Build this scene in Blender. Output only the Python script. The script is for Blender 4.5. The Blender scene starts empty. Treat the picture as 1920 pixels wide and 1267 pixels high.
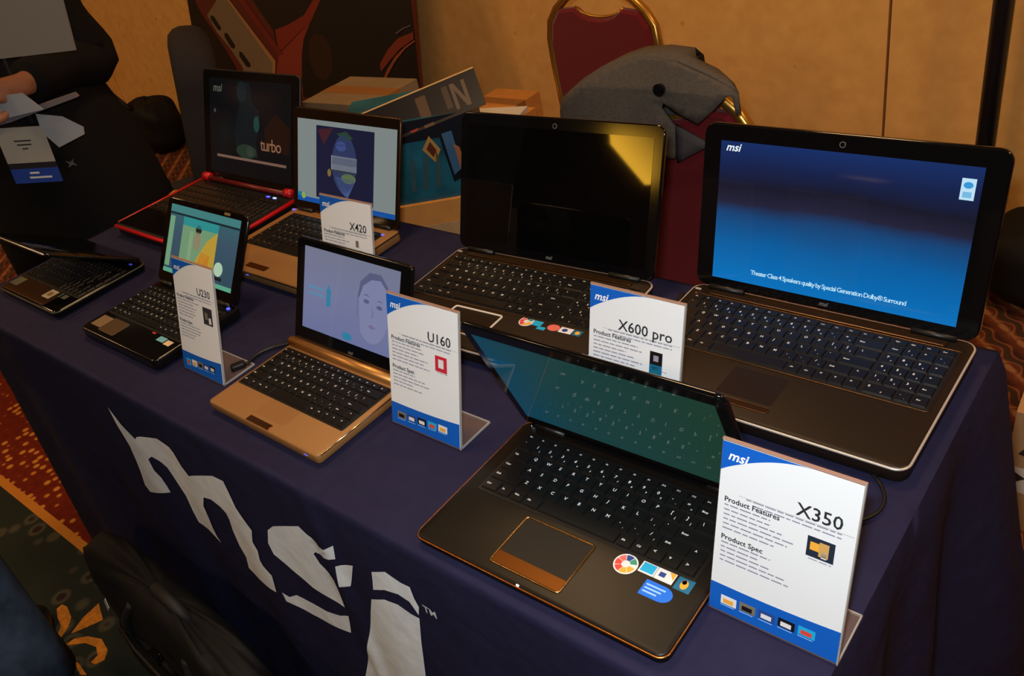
import bpy, bmesh, math, random
from mathutils import Matrix, Vector
from mathutils.geometry import tessellate_polygon

random.seed(7)
PI = math.pi
SC = bpy.context.scene
COL = SC.collection
TZ = 0.74                      # table-top height; x runs along the table, y across it, z up

# ------------------------------------------------------------------ camera
CAM = Vector((0.16782, -0.38551, 1.46779))
R_ = Vector((0.769095, 0.612498, -0.182588))
U_ = Vector((-0.231087, 0.532841, 0.814051))
F_ = Vector((-0.595896, 0.583889, -0.551346))
cd = bpy.data.cameras.new('camera')
cam = bpy.data.objects.new('camera', cd)
COL.objects.link(cam)
M = Matrix((R_, U_, -F_)).transposed().to_4x4()
M.translation = CAM
cam.matrix_world = M
cd.sensor_width = 36.0
cd.lens = 36.0 * 1600.17 / 1920.0
cd.clip_start = 0.02
SC.camera = cam

# ------------------------------------------------------------------ world, flash, exposure
SC.view_settings.view_transform = 'Standard'
SC.view_settings.look = 'None'
SC.view_settings.gamma = 1.0
SC.view_settings.exposure = 0.0
SC.view_settings.use_curve_mapping = False
w = bpy.data.worlds.new('hall_air')
SC.world = w
w.use_nodes = True
w.node_tree.nodes['Background'].inputs[0].default_value = (1.0, 0.72, 0.42, 1)
w.node_tree.nodes['Background'].inputs[1].default_value = 0.02
# the photographer's flash: a small lamp just above the lens
fl = bpy.data.lights.new('camera_flash', 'AREA')
fl.shape = 'RECTANGLE'; fl.size = 0.05; fl.size_y = 0.03
fl.energy = 10.6
fl.color = (0.84, 0.93, 1.0)
flo = bpy.data.objects.new('camera_flash', fl)
COL.objects.link(flo)
flo.matrix_world = Matrix.Translation(U_ * 0.06 + R_ * -0.03 - F_ * 0.01) @ M
CEIL_LAMPS = [(-3.6, -0.9), (-0.9, 0.7), (1.8, 0.6), (-3.2, -2.8), (0.6, -2.8), (-6.4, -0.6)]
LAMP_W = 29.0
LAMP_C = (1.0, 0.62, 0.29)

# ------------------------------------------------------------------ colours and materials
def lin(c):
    return tuple(((v / 255.0) / 12.92 if v / 255.0 <= 0.04045 else ((v / 255.0 + 0.055) / 1.055) ** 2.4) for v in c)

MATS = {}
def mat(name, rgb, rough=0.6, metal=0.0, spec=0.5, emit=None, es=1.0, coat=0.0, noise=0.0, nscale=60.0, bump=0.0, bscale=200.0, trans=0.0, alpha=1.0, sheen=0.0):
    if name in MATS: return MATS[name]
    m = bpy.data.materials.new(name); m.use_nodes = True
    nt = m.node_tree; b = nt.nodes['Principled BSDF']
    c = lin(rgb) + (1,)
    b.inputs['Base Color'].default_value = c
    b.inputs['Roughness'].default_value = rough
    b.inputs['Metallic'].default_value = metal
    b.inputs['Specular IOR Level'].default_value = spec
    b.inputs['Coat Weight'].default_value = coat
    b.inputs['Coat Roughness'].default_value = 0.04
    b.inputs['Transmission Weight'].default_value = trans
    b.inputs['Alpha'].default_value = alpha
    if sheen: b.inputs['Sheen Weight'].default_value = sheen
    if emit is not None:
        b.inputs['Emission Color'].default_value = lin(emit) + (1,)
        b.inputs['Emission Strength'].default_value = es
    if noise or bump:
        tc = nt.nodes.new('ShaderNodeTexCoord')
    if noise:
        n = nt.nodes.new('ShaderNodeTexNoise'); n.inputs['Scale'].default_value = nscale; n.inputs['Detail'].default_value = 4
        nt.links.new(tc.outputs['Object'], n.inputs['Vector'])
        rp = nt.nodes.new('ShaderNodeValToRGB')
        rp.color_ramp.elements[0].position = 0.3; rp.color_ramp.elements[1].position = 0.7
        rp.color_ramp.elements[0].color = tuple(v * (1 - noise) for v in c[:3]) + (1,)
        rp.color_ramp.elements[1].color = tuple(min(1, v * (1 + noise)) for v in c[:3]) + (1,)
        nt.links.new(n.outputs['Fac'], rp.inputs['Fac']); nt.links.new(rp.outputs['Color'], b.inputs['Base Color'])
    if bump:
        n2 = nt.nodes.new('ShaderNodeTexNoise'); n2.inputs['Scale'].default_value = bscale; n2.inputs['Detail'].default_value = 3
        nt.links.new(tc.outputs['Object'], n2.inputs['Vector'])
        bp = nt.nodes.new('ShaderNodeBump'); bp.inputs['Strength'].default_value = bump; bp.inputs['Distance'].default_value = 0.004
        nt.links.new(n2.outputs['Fac'], bp.inputs['Height']); nt.links.new(bp.outputs['Normal'], b.inputs['Normal'])
    MATS[name] = m
    return m

def glow(name, rgb, es=1.0, spec=0.5, rough=0.08):
    """a lit picture on a screen: emission under glossy glass"""
    return mat(name, (4, 4, 5), rough=rough, spec=spec, emit=rgb, es=es)

def ramp_screen(name, stops, es=1.0, axis='Y', noise=0.0, nscale=3.0, rough=0.06):
    """screen picture: colour ramp along its own v (or u) coordinate"""
    m = bpy.data.materials.new(name); m.use_nodes = True
    nt = m.node_tree; b = nt.nodes['Principled BSDF']
    b.inputs['Base Color'].default_value = (0.002, 0.002, 0.003, 1); b.inputs['Roughness'].default_value = rough
    uv = nt.nodes.new('ShaderNodeTexCoord'); sp = nt.nodes.new('ShaderNodeSeparateXYZ')
    nt.links.new(uv.outputs['UV'], sp.inputs[0])
    src = sp.outputs[axis]
    if noise:
        n = nt.nodes.new('ShaderNodeTexNoise'); n.inputs['Scale'].default_value = nscale; n.inputs['Detail'].default_value = 3
        nt.links.new(uv.outputs['UV'], n.inputs['Vector'])
        ma = nt.nodes.new('ShaderNodeMath'); ma.operation = 'MULTIPLY_ADD'; ma.inputs[1].default_value = noise
        nt.links.new(n.outputs['Fac'], ma.inputs[0]); nt.links.new(src, ma.inputs[2])
        sb = nt.nodes.new('ShaderNodeMath'); sb.operation = 'SUBTRACT'; sb.inputs[1].default_value = noise * 0.5
        nt.links.new(ma.outputs[0], sb.inputs[0]); src = sb.outputs[0]
    rp = nt.nodes.new('ShaderNodeValToRGB'); cr = rp.color_ramp
    while len(cr.elements) < len(stops): cr.elements.new(0.5)
    for e, (p, c) in zip(cr.elements, stops):
        e.position = p; e.color = lin(c) + (1,)
    nt.links.new(src, rp.inputs['Fac']); nt.links.new(rp.outputs['Color'], b.inputs['Emission Color'])
    b.inputs['Emission Strength'].default_value = es
    return m

# ------------------------------------------------------------------ mesh helpers
class MB:
    def __init__(s): s.v = []; s.f = []; s.m = []
    def add(s, v, f, mi=0):
        o = len(s.v); s.v += [tuple(p) for p in v]; s.f += [tuple(i + o for i in q) for q in f]; s.m += [mi] * len(f)
        return s
    def box(s, x0, x1, y0, y1, z0, z1, mi=0):
        v = [(x0, y0, z0), (x1, y0, z0), (x1, y1, z0), (x0, y1, z0), (x0, y0, z1), (x1, y0, z1), (x1, y1, z1), (x0, y1, z1)]
        return s.add(v, [(3, 2, 1, 0), (4, 5, 6, 7), (0, 1, 5, 4), (1, 2, 6, 5), (2, 3, 7, 6), (3, 0, 4, 7)], mi)
    def rings(s, rings, mi=0, cap0=True, cap1=True, closed=True):
        """loft between rings of equal length"""
        n = len(rings[0]); v = [p for r in rings for p in r]; f = []
        for k in range(len(rings) - 1):
            for i in range(n if closed else n - 1):
                j = (i + 1) % n
                f.append((k * n + i, k * n + j, (k + 1) * n + j, (k + 1) * n + i))
        if cap0: f.append(tuple(range(n - 1, -1, -1)))
        if cap1: f.append(tuple((len(rings) - 1) * n + i for i in range(n)))
        return s.add(v, f, mi)
    def tube(s, path, r, n=10, mi=0, closed=False):
        path = [Vector(p) for p in path]; rings = []; up = Vector((0, 0, 1))
        N = len(path); prev = None
        for k, p in enumerate(path):
            if closed: t = path[(k + 1) % N] - path[k - 1]
            else: t = path[min(k + 1, N - 1)] - path[max(k - 1, 0)]
            t.normalize()
            if prev is None:
                a = t.cross(up)
                if a.length < 1e-3: a = t.cross(Vector((1, 0, 0)))
                a.normalize()
            else:
                a = prev - t * prev.dot(t); a.normalize()
            prev = a; b = t.cross(a)
            rr = r[k] if isinstance(r, (list, tuple)) else r
            rings.append([p + (a * math.cos(2 * PI * i / n) + b * math.sin(2 * PI * i / n)) * rr for i in range(n)])
        if closed:
            rings.append(rings[0]); return s.rings(rings, mi, False, False)
        return s.rings(rings, mi)
    def poly(s, pts, z=0.0, mi=0):
        """flat polygon in xy (triangulated)"""
        tri = tessellate_polygon([[Vector((p[0], p[1], 0)) for p in pts]])
        a = sum(pts[i][0] * pts[(i + 1) % len(pts)][1] - pts[(i + 1) % len(pts)][0] * pts[i][1] for i in range(len(pts)))
        fs = []
        for t in tri:
            A, B, Cc = [Vector((pts[i][0], pts[i][1])) for i in t]
            cr = (B - A).cross(Cc - A)
            fs.append(tuple(t) if cr > 0 else tuple(reversed(t)))
        return s.add([(p[0], p[1], z) for p in pts], fs, mi)
    def slab(s, pts, z0, z1, mi=0):
        """closed prism from an outline"""
        n = len(pts)
        a = sum(pts[i][0] * pts[(i + 1) % n][1] - pts[(i + 1) % n][0] * pts[i][1] for i in range(n))
        if a < 0: pts = list(reversed(pts))
        s.poly(pts, z1, mi)
        o = MB().poly(pts, z0); s.add(o.v, [tuple(reversed(f)) for f in o.f], mi)
        v = [(p[0], p[1], z0) for p in pts] + [(p[0], p[1], z1) for p in pts]
        return s.add(v, [(i, (i + 1) % n, n + (i + 1) % n, n + i) for i in range(n)], mi)
    def mesh(s, name):
        me = bpy.data.meshes.new(name); me.from_pydata(s.v, [], s.f); me.update()
        for p, i in zip(me.polygons, s.m): p.material_index = i
        return me

def obj(name, mb, mats, parent=None, loc=None, rot=None, smooth=False, kind=None, label=None):
    me = mb.mesh(name) if isinstance(mb, MB) else mb
    if mats is not None:
        for m in (mats if isinstance(mats, (list, tuple)) else [mats]): me.materials.append(m)
    if smooth:
        for p in me.polygons: p.use_smooth = True
    o = bpy.data.objects.new(name, me); COL.objects.link(o)
    if parent: o.parent = parent
    if loc is not None: o.location = loc
    if rot is not None: o.rotation_euler = rot
    if kind: o['kind'] = kind
    if label: o['label'] = label
    return o

def empty(name, loc=(0, 0, 0), rz=0.0, parent=None):
    o = bpy.data.objects.new(name, None); COL.objects.link(o)
    o.empty_display_size = 0.05; o.location = loc; o.rotation_euler = (0, 0, rz)
    if parent: o.parent = parent
    return o

def tag(o, label, cat, group=None):
    o['label'] = label; o['category'] = cat
    if group: o['group'] = group
    return o

def rrect(x0, x1, y0, y1, r, n=5):
    r = min(r, (x1 - x0) / 2 - 1e-5, (y1 - y0) / 2 - 1e-5); pts = []
    for cx, cy, a0 in ((x1 - r, y0 + r, -90), (x1 - r, y1 - r, 0), (x0 + r, y1 - r, 90), (x0 + r, y0 + r, 180)):
        for k in range(n + 1):
            a = math.radians(a0 + 90 * k / n); pts.append((cx + r * math.cos(a), cy + r * math.sin(a)))
    return pts

def rslab(mb, x0, x1, y0, y1, z0, z1, r, bev, mi=0, n=5):
    """rounded-corner slab with chamfered rims"""
    rings = []
    for off, z in ((bev, z0), (0, z0 + bev), (0, z1 - bev), (bev * 0.3, z1 - bev * 0.3), (bev, z1)):
        rings.append([(px, py, z) for px, py in rrect(x0 + off, x1 - off, y0 + off, y1 - off, max(r - off, 0.0005), n)])
    return mb.rings(rings, mi)

def ellipse(cx, cy, rx, ry, n=20):
    return [(cx + rx * math.cos(2 * PI * k / n), cy + ry * math.sin(2 * PI * k / n)) for k in range(n)]

TXT = {}
def text(s, size, align='LEFT', shear=0.0, bold=0.0, space=1.0):
    """flat lettering as (verts, faces) in xy"""
    key = (s, align, shear, bold, space)
    if key in TXT:
        v, g = TXT[key]; return [(a * size, b * size, 0.0) for a, b, _ in v], g
    full, size = size, 1.0
    c = bpy.data.curves.new('lettering', 'FONT'); c.body = s; c.size = size; c.align_x = align; c.align_y = 'CENTER'
    c.shear = shear; c.offset = bold * size; c.resolution_u = 2; c.space_character = space; c.fill_mode = 'FRONT'
    o = bpy.data.objects.new('lettering', c); COL.objects.link(o)
    me = o.to_mesh()
    v = [tuple(p.co) for p in me.vertices]; f = [tuple(p.vertices) for p in me.polygons]
    o.to_mesh_clear(); bpy.data.objects.remove(o); bpy.data.curves.remove(c)
    # make every face look along +z
    g = []
    for q in f:
        A, B, Cc = [Vector(v[i]) for i in q[:3]]
        g.append(q if (B - A).cross(Cc - A).z >= 0 else tuple(reversed(q)))
    TXT[key] = (v, g)
    return [(a * full, b * full, 0.0) for a, b, _ in v], g

def put_text(mb, s, size, x, y, z, mi=0, **k):
    v, f = text(s, size, **k)
    return mb.add([(a + x, b + y, z) for a, b, _ in v], f, mi)

def uvquad(name, x0, x1, y0, y1, z, m, parent):
    me = bpy.data.meshes.new(name)
    me.from_pydata([(x0, y0, z), (x1, y0, z), (x1, y1, z), (x0, y1, z)], [], [(0, 1, 2, 3)])
    uv = me.uv_layers.new(name='UVMap')
    for i, c in enumerate(((0, 0), (1, 0), (1, 1), (0, 1))): uv.data[i].uv = c
    return obj(name, me, m, parent)

def smooth_path(pts, rad=None, n=5):
    P = [Vector(p) for p in pts]; out = []; rr = []
    for i in range(len(P) - 1):
        p0 = P[max(i - 1, 0)]; p1 = P[i]; p2 = P[i + 1]; p3 = P[min(i + 2, len(P) - 1)]
        for k in range(n):
            t = k / n
            out.append(0.5 * ((2 * p1) + (p2 - p0) * t + (2 * p0 - 5 * p1 + 4 * p2 - p3) * t * t + (3 * p1 - p0 - 3 * p2 + p3) * t ** 3))
            if rad: rr.append(rad[i] * (1 - t) + rad[i + 1] * t)
    out.append(P[-1])
    if rad: rr.append(rad[-1]); return out, rr
    return out

def shade_soft(o, ang=40):
    for p in o.data.polygons: p.use_smooth = True
    md = o.modifiers.new('edges', 'EDGE_SPLIT'); md.split_angle = math.radians(ang)
    return o

# ------------------------------------------------------------------ measured outlines (metres)
LOGO = {
 'letter_m': [(-1.2303, 0.6796), (-1.2062, 0.65), (-1.1715, 0.6309), (-1.1606, 0.6401), (-1.1446, 0.6463), (-1.0801, 0.6652), (-1.0446, 0.6618), (-1.0372, 0.653), (-1.0318, 0.6266), (-1.0193, 0.6102), (-0.9994, 0.6204), (-0.9204, 0.6549), (-0.887, 0.6605), (-0.8845, 0.6398), (-0.882, 0.6085), (-0.8697, 0.5885), (-0.8578, 0.5729), (-0.8722, 0.5411), (-0.8665, 0.5243), (-0.8733, 0.5004), (-0.8702, 0.4893), (-0.8536, 0.4754), (-0.8615, 0.4328), (-0.9227, 0.4248), (-0.9518, 0.43), (-0.9393, 0.464), (-0.9453, 0.4872), (-0.9427, 0.5247), (-0.9352, 0.5536), (-0.9361, 0.568), (-0.9502, 0.5759), (-0.9734, 0.5797), (-0.9994, 0.5724), (-1.0197, 0.5427), (-1.0237, 0.5096), (-1.0281, 0.4863), (-1.0276, 0.465), (-1.0212, 0.4532), (-1.0585, 0.4654), (-1.0902, 0.4657), (-1.0903, 0.4929), (-1.0852, 0.5325), (-1.0905, 0.5509), (-1.0957, 0.5742), (-1.1009, 0.5922), (-1.1164, 0.6007), (-1.14, 0.6034), (-1.1584, 0.5908), (-1.1568, 0.5657), (-1.1434, 0.5532), (-1.1383, 0.5345), (-1.1368, 0.5208), (-1.2304, 0.4817), (-1.2417, 0.4934), (-1.2281, 0.5323), (-1.2211, 0.5621), (-1.2167, 0.5978), (-1.2288, 0.6415)],
 'letter_s': [(-0.8088, 0.5956), (-0.7891, 0.6125), (-0.7093, 0.6529), (-0.6958, 0.6446), (-0.6729, 0.6414), (-0.6542, 0.6406), (-0.6329, 0.6554), (-0.6386, 0.6275), (-0.664, 0.6179), (-0.6917, 0.6103), (-0.6988, 0.6032), (-0.6924, 0.5864), (-0.6767, 0.577), (-0.665, 0.57), (-0.6649, 0.5469), (-0.6727, 0.5038), (-0.7026, 0.5047), (-0.7447, 0.5038), (-0.7821, 0.5165), (-0.8037, 0.5289), (-0.8212, 0.5389), (-0.8235, 0.5619)],
 'letter_s_end': [(-0.6439, 0.6114), (-0.6017, 0.6339), (-0.6301, 0.576), (-0.6534, 0.5654)],
 'letter_s_tail': [(-0.844, 0.4417), (-0.8284, 0.4379), (-0.807, 0.4524), (-0.7789, 0.4525), (-0.733, 0.4581), (-0.6969, 0.4696), (-0.6734, 0.4837), (-0.6881, 0.4345), (-0.7368, 0.4245), (-0.7835, 0.418), (-0.8136, 0.4203), (-0.8422, 0.4214)],
 'letter_i_dot': [(-0.556, 0.6505), (-0.5245, 0.6685), (-0.498, 0.6637), (-0.4817, 0.6653), (-0.48, 0.646), (-0.4757, 0.6322), (-0.4814, 0.614), (-0.4923, 0.6323), (-0.5115, 0.6351), (-0.5392, 0.6269), (-0.5675, 0.6099), (-0.5611, 0.6308)],
 'letter_i': [(-0.5825, 0.581), (-0.5472, 0.604), (-0.5195, 0.6112), (-0.4965, 0.6064), (-0.4823, 0.607), (-0.4941, 0.5555), (-0.511, 0.4652), (-0.545, 0.3), (-0.708, 0.3), (-0.6527, 0.4214), (-0.6015, 0.5395)],
}
TM_AT = (-0.4535, 0.638)
BANNER = {
 'black_band': [(-1.479, 0.342), (-1.478, 0.282), (-1.486, 0.096), (-1.338, -0.047), (-1.13, -0.037), (-1.203, 0.06), (-1.295, 0.162), (-1.375, 0.238), (-1.419, 0.298), (-1.426, 0.341)],
 'silver_panel': [(-1.337, 0.244), (-1.178, 0.349), (-1.156, 0.308), (-0.874, 0.056), (-0.886, 0.002), (-0.926, -0.026), (-1.1, -0.035), (-1.122, 0.03), (-1.199, 0.11), (-1.281, 0.174)],
 'slot1': [(-1.309, 0.244), (-1.283, 0.241), (-1.239, 0.193), (-1.249, 0.18), (-1.267, 0.185), (-1.311, 0.228)],
 'slot2': [(-1.218, 0.172), (-1.196, 0.169), (-1.151, 0.119), (-1.16, 0.105), (-1.184, 0.109), (-1.221, 0.153)],
 'slot3': [(-1.125, 0.095), (-1.107, 0.092), (-1.055, 0.044), (-1.058, 0.03), (-1.087, 0.032), (-1.129, 0.074)],
 'gold_edge': [(-1.164, 0.313), (-1.147, 0.313), (-0.866, 0.063), (-0.885, -0.003), (-0.906, -0.004), (-0.889, 0.054)],
 'red_stripe': [(-1.096, 0.328), (-1.049, 0.328), (-0.806, 0.095), (-0.843, 0.088)],
 'dark_vee': [(-0.993, 0.327), (-0.499, 0.323), (-0.598, 0.226), (-0.841, 0.096), (-0.856, 0.186)],
 'red_vee': [(-0.507, 0.319), (-0.594, 0.226), (-0.836, 0.099), (-0.842, 0.189), (-0.744, 0.212), (-0.635, 0.248), (-0.547, 0.319)],
 'red_field': [(-0.839, 0.088), (-0.599, 0.221), (-0.654, 0.159), (-0.679, 0.099), (-0.703, -0.015), (-0.576, -0.034), (-0.77, -0.061), (-0.883, -0.003)],
 'dark_dome': [(-0.493, 0.333), (-0.011, 0.328), (0.007, -0.034), (-0.704, -0.078), (-0.703, -0.015), (-0.679, 0.099), (-0.648, 0.164), (-0.59, 0.229)],
 'glow': [(-0.59, 0.146), (-0.544, 0.171), (-0.5, 0.153), (-0.493, 0.104), (-0.514, 0.035), (-0.575, 0.012), (-0.63, 0.03), (-0.625, 0.095)],
 'red_arc': [(-0.007, 0.195), (-0.091, 0.171), (-0.152, 0.129), (-0.202, 0.076), (-0.199, 0.048), (-0.143, 0.092), (-0.082, 0.135), (-0.007, 0.171)],
 'thin_arc': [(-0.001, 0.162), (-0.054, 0.136), (-0.115, 0.089), (-0.164, 0.036), (-0.2, -0.013), (-0.215, -0.014), (-0.17, 0.05), (-0.113, 0.107), (-0.053, 0.145), (-0.002, 0.168)],
 'grey_arc': [(-0.018, 0.219), (-0.059, 0.209), (-0.102, 0.189), (-0.096, 0.185), (-0.053, 0.205), (-0.016, 0.214)],
}
JACKET = {
 'main': [(-0.8978, 0.8702), (-0.8875, 0.8966), (-0.853, 0.9205), (-0.811, 0.9439), (-0.7716, 0.9613), (-0.7284, 0.9741), (-0.6767, 0.9781), (-0.6279, 0.9743), (-0.5662, 0.9562), (-0.5215, 0.9397), (-0.505, 0.9285), (-0.5004, 0.8935), (-0.5085, 0.8928), (-0.5152, 0.924), (-0.5251, 0.9253), (-0.549, 0.8995), (-0.5847, 0.8687), (-0.6249, 0.8837), (-0.6567, 0.9017), (-0.6623, 0.8911), (-0.6362, 0.857), (-0.6419, 0.7924), (-0.7794, 0.7766), (-0.9158, 0.7609)],
 'tail': [(-0.6407, 0.8566), (-0.5659, 0.8273), (-0.6431, 0.7791)],
}
PETALS = {
 'petal': [(-1.753, -0.204), (-1.754, -0.19), (-1.735, -0.186), (-1.693, -0.196), (-1.671, -0.214), (-1.655, -0.246), (-1.669, -0.243), (-1.693, -0.223), (-1.722, -0.217)],
 'wedge': [(-1.645, -0.22), (-1.663, -0.182), (-1.669, -0.136), (-1.611, -0.156), (-1.626, -0.187)],
 'petal2': [(-1.628, -0.249), (-1.623, -0.224), (-1.599, -0.202), (-1.56, -0.187), (-1.517, -0.195), (-1.499, -0.213), (-1.508, -0.232), (-1.522, -0.235), (-1.525, -0.216), (-1.55, -0.206), (-1.586, -0.215)],
 'petal3': [(-1.565, -0.257), (-1.549, -0.252), (-1.499, -0.257), (-1.511, -0.265), (-1.538, -0.261)],
}

# ------------------------------------------------------------------ the hall
def wall_material():
    m = bpy.data.materials.new('wall_covering'); m.use_nodes = True
    nt = m.node_tree; b = nt.nodes['Principled BSDF']; b.inputs['Roughness'].default_value = 0.75; b.inputs['Specular IOR Level'].default_value = 0.2
    tc = nt.nodes.new('ShaderNodeTexCoord')
    n = nt.nodes.new('ShaderNodeTexNoise'); n.inputs['Scale'].default_value = 22; n.inputs['Detail'].default_value = 6
    nt.links.new(tc.outputs['Object'], n.inputs['Vector'])
    rp = nt.nodes.new('ShaderNodeValToRGB')
    rp.color_ramp.elements[0].position = 0.35; rp.color_ramp.elements[0].color = lin((220, 164, 92)) + (1,)
    rp.color_ramp.elements[1].position = 0.7; rp.color_ramp.elements[1].color = lin((232, 176, 102)) + (1,)
    nt.links.new(n.outputs['Fac'], rp.inputs['Fac'])
    # sparse brown flecks in the covering
    v = nt.nodes.new('ShaderNodeTexVoronoi'); v.inputs['Scale'].default_value = 7.0
    nt.links.new(tc.outputs['Object'], v.inputs['Vector'])
    r2 = nt.nodes.new('ShaderNodeValToRGB'); r2.color_ramp.elements[0].position = 0.03; r2.color_ramp.elements[0].color = (1, 1, 1, 1)
    r2.color_ramp.elements[1].position = 0.09; r2.color_ramp.elements[1].color = (0, 0, 0, 1)
    nt.links.new(v.outputs['Distance'], r2.inputs['Fac'])
    mx = nt.nodes.new('ShaderNodeMixRGB'); mx.inputs['Color2'].default_value = lin((178, 116, 52)) + (1,)
    ml = nt.nodes.new('ShaderNodeMath'); ml.operation = 'MULTIPLY'; ml.inputs[1].default_value = 0.5
    nt.links.new(r2.outputs['Color'], ml.inputs[0]); nt.links.new(ml.outputs[0], mx.inputs['Fac'])
    nt.links.new(rp.outputs['Color'], mx.inputs['Color1']); nt.links.new(mx.outputs['Color'], b.inputs['Base Color'])
    return m

def carpet_material():
    m = bpy.data.materials.new('patterned_carpet'); m.use_nodes = True
    nt = m.node_tree; N = nt.nodes; Lk = nt.links; b = N['Principled BSDF']
    b.inputs['Roughness'].default_value = 0.95; b.inputs['Specular IOR Level'].default_value = 0.1
    tc = N.new('ShaderNodeTexCoord'); sp = N.new('ShaderNodeSeparateXYZ'); Lk.new(tc.outputs['Object'], sp.inputs[0])
    def ramp(src, stops, interp='LINEAR'):
        r = N.new('ShaderNodeValToRGB'); cr = r.color_ramp; cr.interpolation = interp
        while len(cr.elements) < len(stops): cr.elements.new(0.5)
        for e, (p, c) in zip(cr.elements, stops): e.position = p; e.color = (lin(c) if max(c) > 1 else c) + (1,)
        Lk.new(src, r.inputs['Fac']); return r.outputs['Color']
    def math_(op, a, bb):
        x = N.new('ShaderNodeMath'); x.operation = op
        for i, q in enumerate((a, bb)):
            if isinstance(q, (int, float)): x.inputs[i].default_value = q
            else: Lk.new(q, x.inputs[i])
        return x.outputs[0]
    def mix(f, a, c):
        x = N.new('ShaderNodeMixRGB'); Lk.new(f, x.inputs['Fac']); Lk.new(a, x.inputs['Color1']); Lk.new(c, x.inputs['Color2']); return x.outputs['Color']
    # green field with faint scrolls
    mp = N.new('ShaderNodeTexVoronoi'); mp.inputs['Scale'].default_value = 15.0; mp.inputs['Randomness'].default_value = 0.8
    Lk.new(tc.outputs['Object'], mp.inputs['Vector'])
    field = ramp(mp.outputs['Distance'], [(0.0, (44, 30, 28)), (0.16, (46, 34, 30)), (0.24, (74, 70, 56)), (0.32, (68, 64, 52)), (0.40, (40, 44, 38)), (1.0, (38, 42, 36))])
    # red ground with rings of gold dots
    v = N.new('ShaderNodeTexVoronoi'); v.inputs['Scale'].default_value = 34.0; v.inputs['Randomness'].default_value = 0.55
    Lk.new(tc.outputs['Object'], v.inputs['Vector'])
    red = ramp(v.outputs['Distance'], [(0.0, (196, 140, 60)), (0.28, (190, 120, 44)), (0.38, (110, 36, 18)), (1.0, (92, 24, 14))])
    # paisley scrolls behind the table
    wv = N.new('ShaderNodeTexMagic'); wv.turbulence_depth = 2; wv.inputs['Scale'].default_value = 11.0; wv.inputs['Distortion'].default_value = 1.4
    Lk.new(tc.outputs['Object'], wv.inputs['Vector'])
    scroll = ramp(wv.outputs['Fac'], [(0.15, (60, 34, 30)), (0.42, (104, 52, 36)), (0.5, (150, 104, 66)), (0.58, (120, 60, 36)), (0.8, (64, 46, 36))])
    y = sp.outputs['Y']
    back = math_('GREATER_THAN', y, 0.55)
    isred = math_('GREATER_THAN', y, -0.05)
    line = math_('MULTIPLY', math_('GREATER_THAN', y, -0.072), math_('LESS_THAN', y, -0.048))
    gold = N.new('ShaderNodeRGB'); gold.outputs[0].default_value = lin((190, 120, 44)) + (1,)
    c = mix(isred, field, red); c = mix(back, c, scroll); c = mix(line, c, gold.outputs[0])
    Lk.new(c, b.inputs['Base Color'])
    n = N.new('ShaderNodeTexNoise'); n.inputs['Scale'].default_value = 500
    Lk.new(tc.outputs['Object'], n.inputs['Vector'])
    bp = N.new('ShaderNodeBump'); bp.inputs['Strength'].default_value = 0.5; bp.inputs['Distance'].default_value = 0.003
    Lk.new(n.outputs['Fac'], bp.inputs['Height']); Lk.new(bp.outputs['Normal'], b.inputs['Normal'])
    return m

WALL = wall_material(); CARPET = carpet_material()
WY = 2.12
X0, X1, Y0, ZC = -8.5, 4.5, -6.2, 3.5
floor = obj('floor', MB().box(X0, X1, Y0, WY + 0.1, -0.1, 0.0), CARPET); floor['kind'] = 'structure'
gold_yarn = mat('gold_yarn', (190, 118, 40), 0.95, spec=0.1, noise=0.25, nscale=90)
for k, pts in PETALS.items():
    obj('carpet_petal', MB().slab(pts, 0.0, 0.0015), gold_yarn, floor)
for k, dx in enumerate((-2.45, -2.1)):
    pass
# back wall: fabric panels meeting at a narrow dark seam
wb = empty('wall_back', (0, 0, 0)); wb['kind'] = 'structure'
seam_mat = mat('seam_dark_backing', (70, 44, 22), 0.9)
xs = [X0, -5.4, -2.98, -0.6445, 1.7, X1]
for i in range(len(xs) - 1):
    g = 0.004
    obj('wall_panel', MB().box(xs[i] + (g if i else 0), xs[i + 1] - (g if i < len(xs) - 2 else 0), WY, WY + 0.1, 0.09, ZC), WALL, wb)
obj('wall_backing', MB().box(X0, X1, WY + 0.02, WY + 0.12, 0, ZC), seam_mat, wb)
bb = obj('baseboard_back', MB().box(X0, X1, WY - 0.012, WY, 0, 0.09), mat('stained_skirting', (92, 58, 34), 0.45)); bb['kind'] = 'structure'
PLAIN = mat('painted_wall', (186, 140, 84), 0.8, spec=0.2, noise=0.06, nscale=3)
DARKW = mat('far_hall_wall', (74, 50, 34), 0.8, spec=0.2, noise=0.2, nscale=1.5)
o = obj('wall_left', MB().box(X0 - 0.1, X0, Y0, WY + 0.1, 0, ZC), PLAIN); o['kind'] = 'structure'
o = obj('wall_right', MB().box(X1, X1 + 0.1, Y0, WY + 0.1, 0, ZC), DARKW); o['kind'] = 'structure'
o = obj('wall_front', MB().box(X0, X1, Y0 - 0.1, Y0, 0, ZC), DARKW); o['kind'] = 'structure'
o = obj('ceiling', MB().box(X0, X1, Y0, WY + 0.1, ZC, ZC + 0.1), mat('ceiling_paint', (96, 76, 54), 0.9, spec=0.1)); o['kind'] = 'structure'
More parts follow.
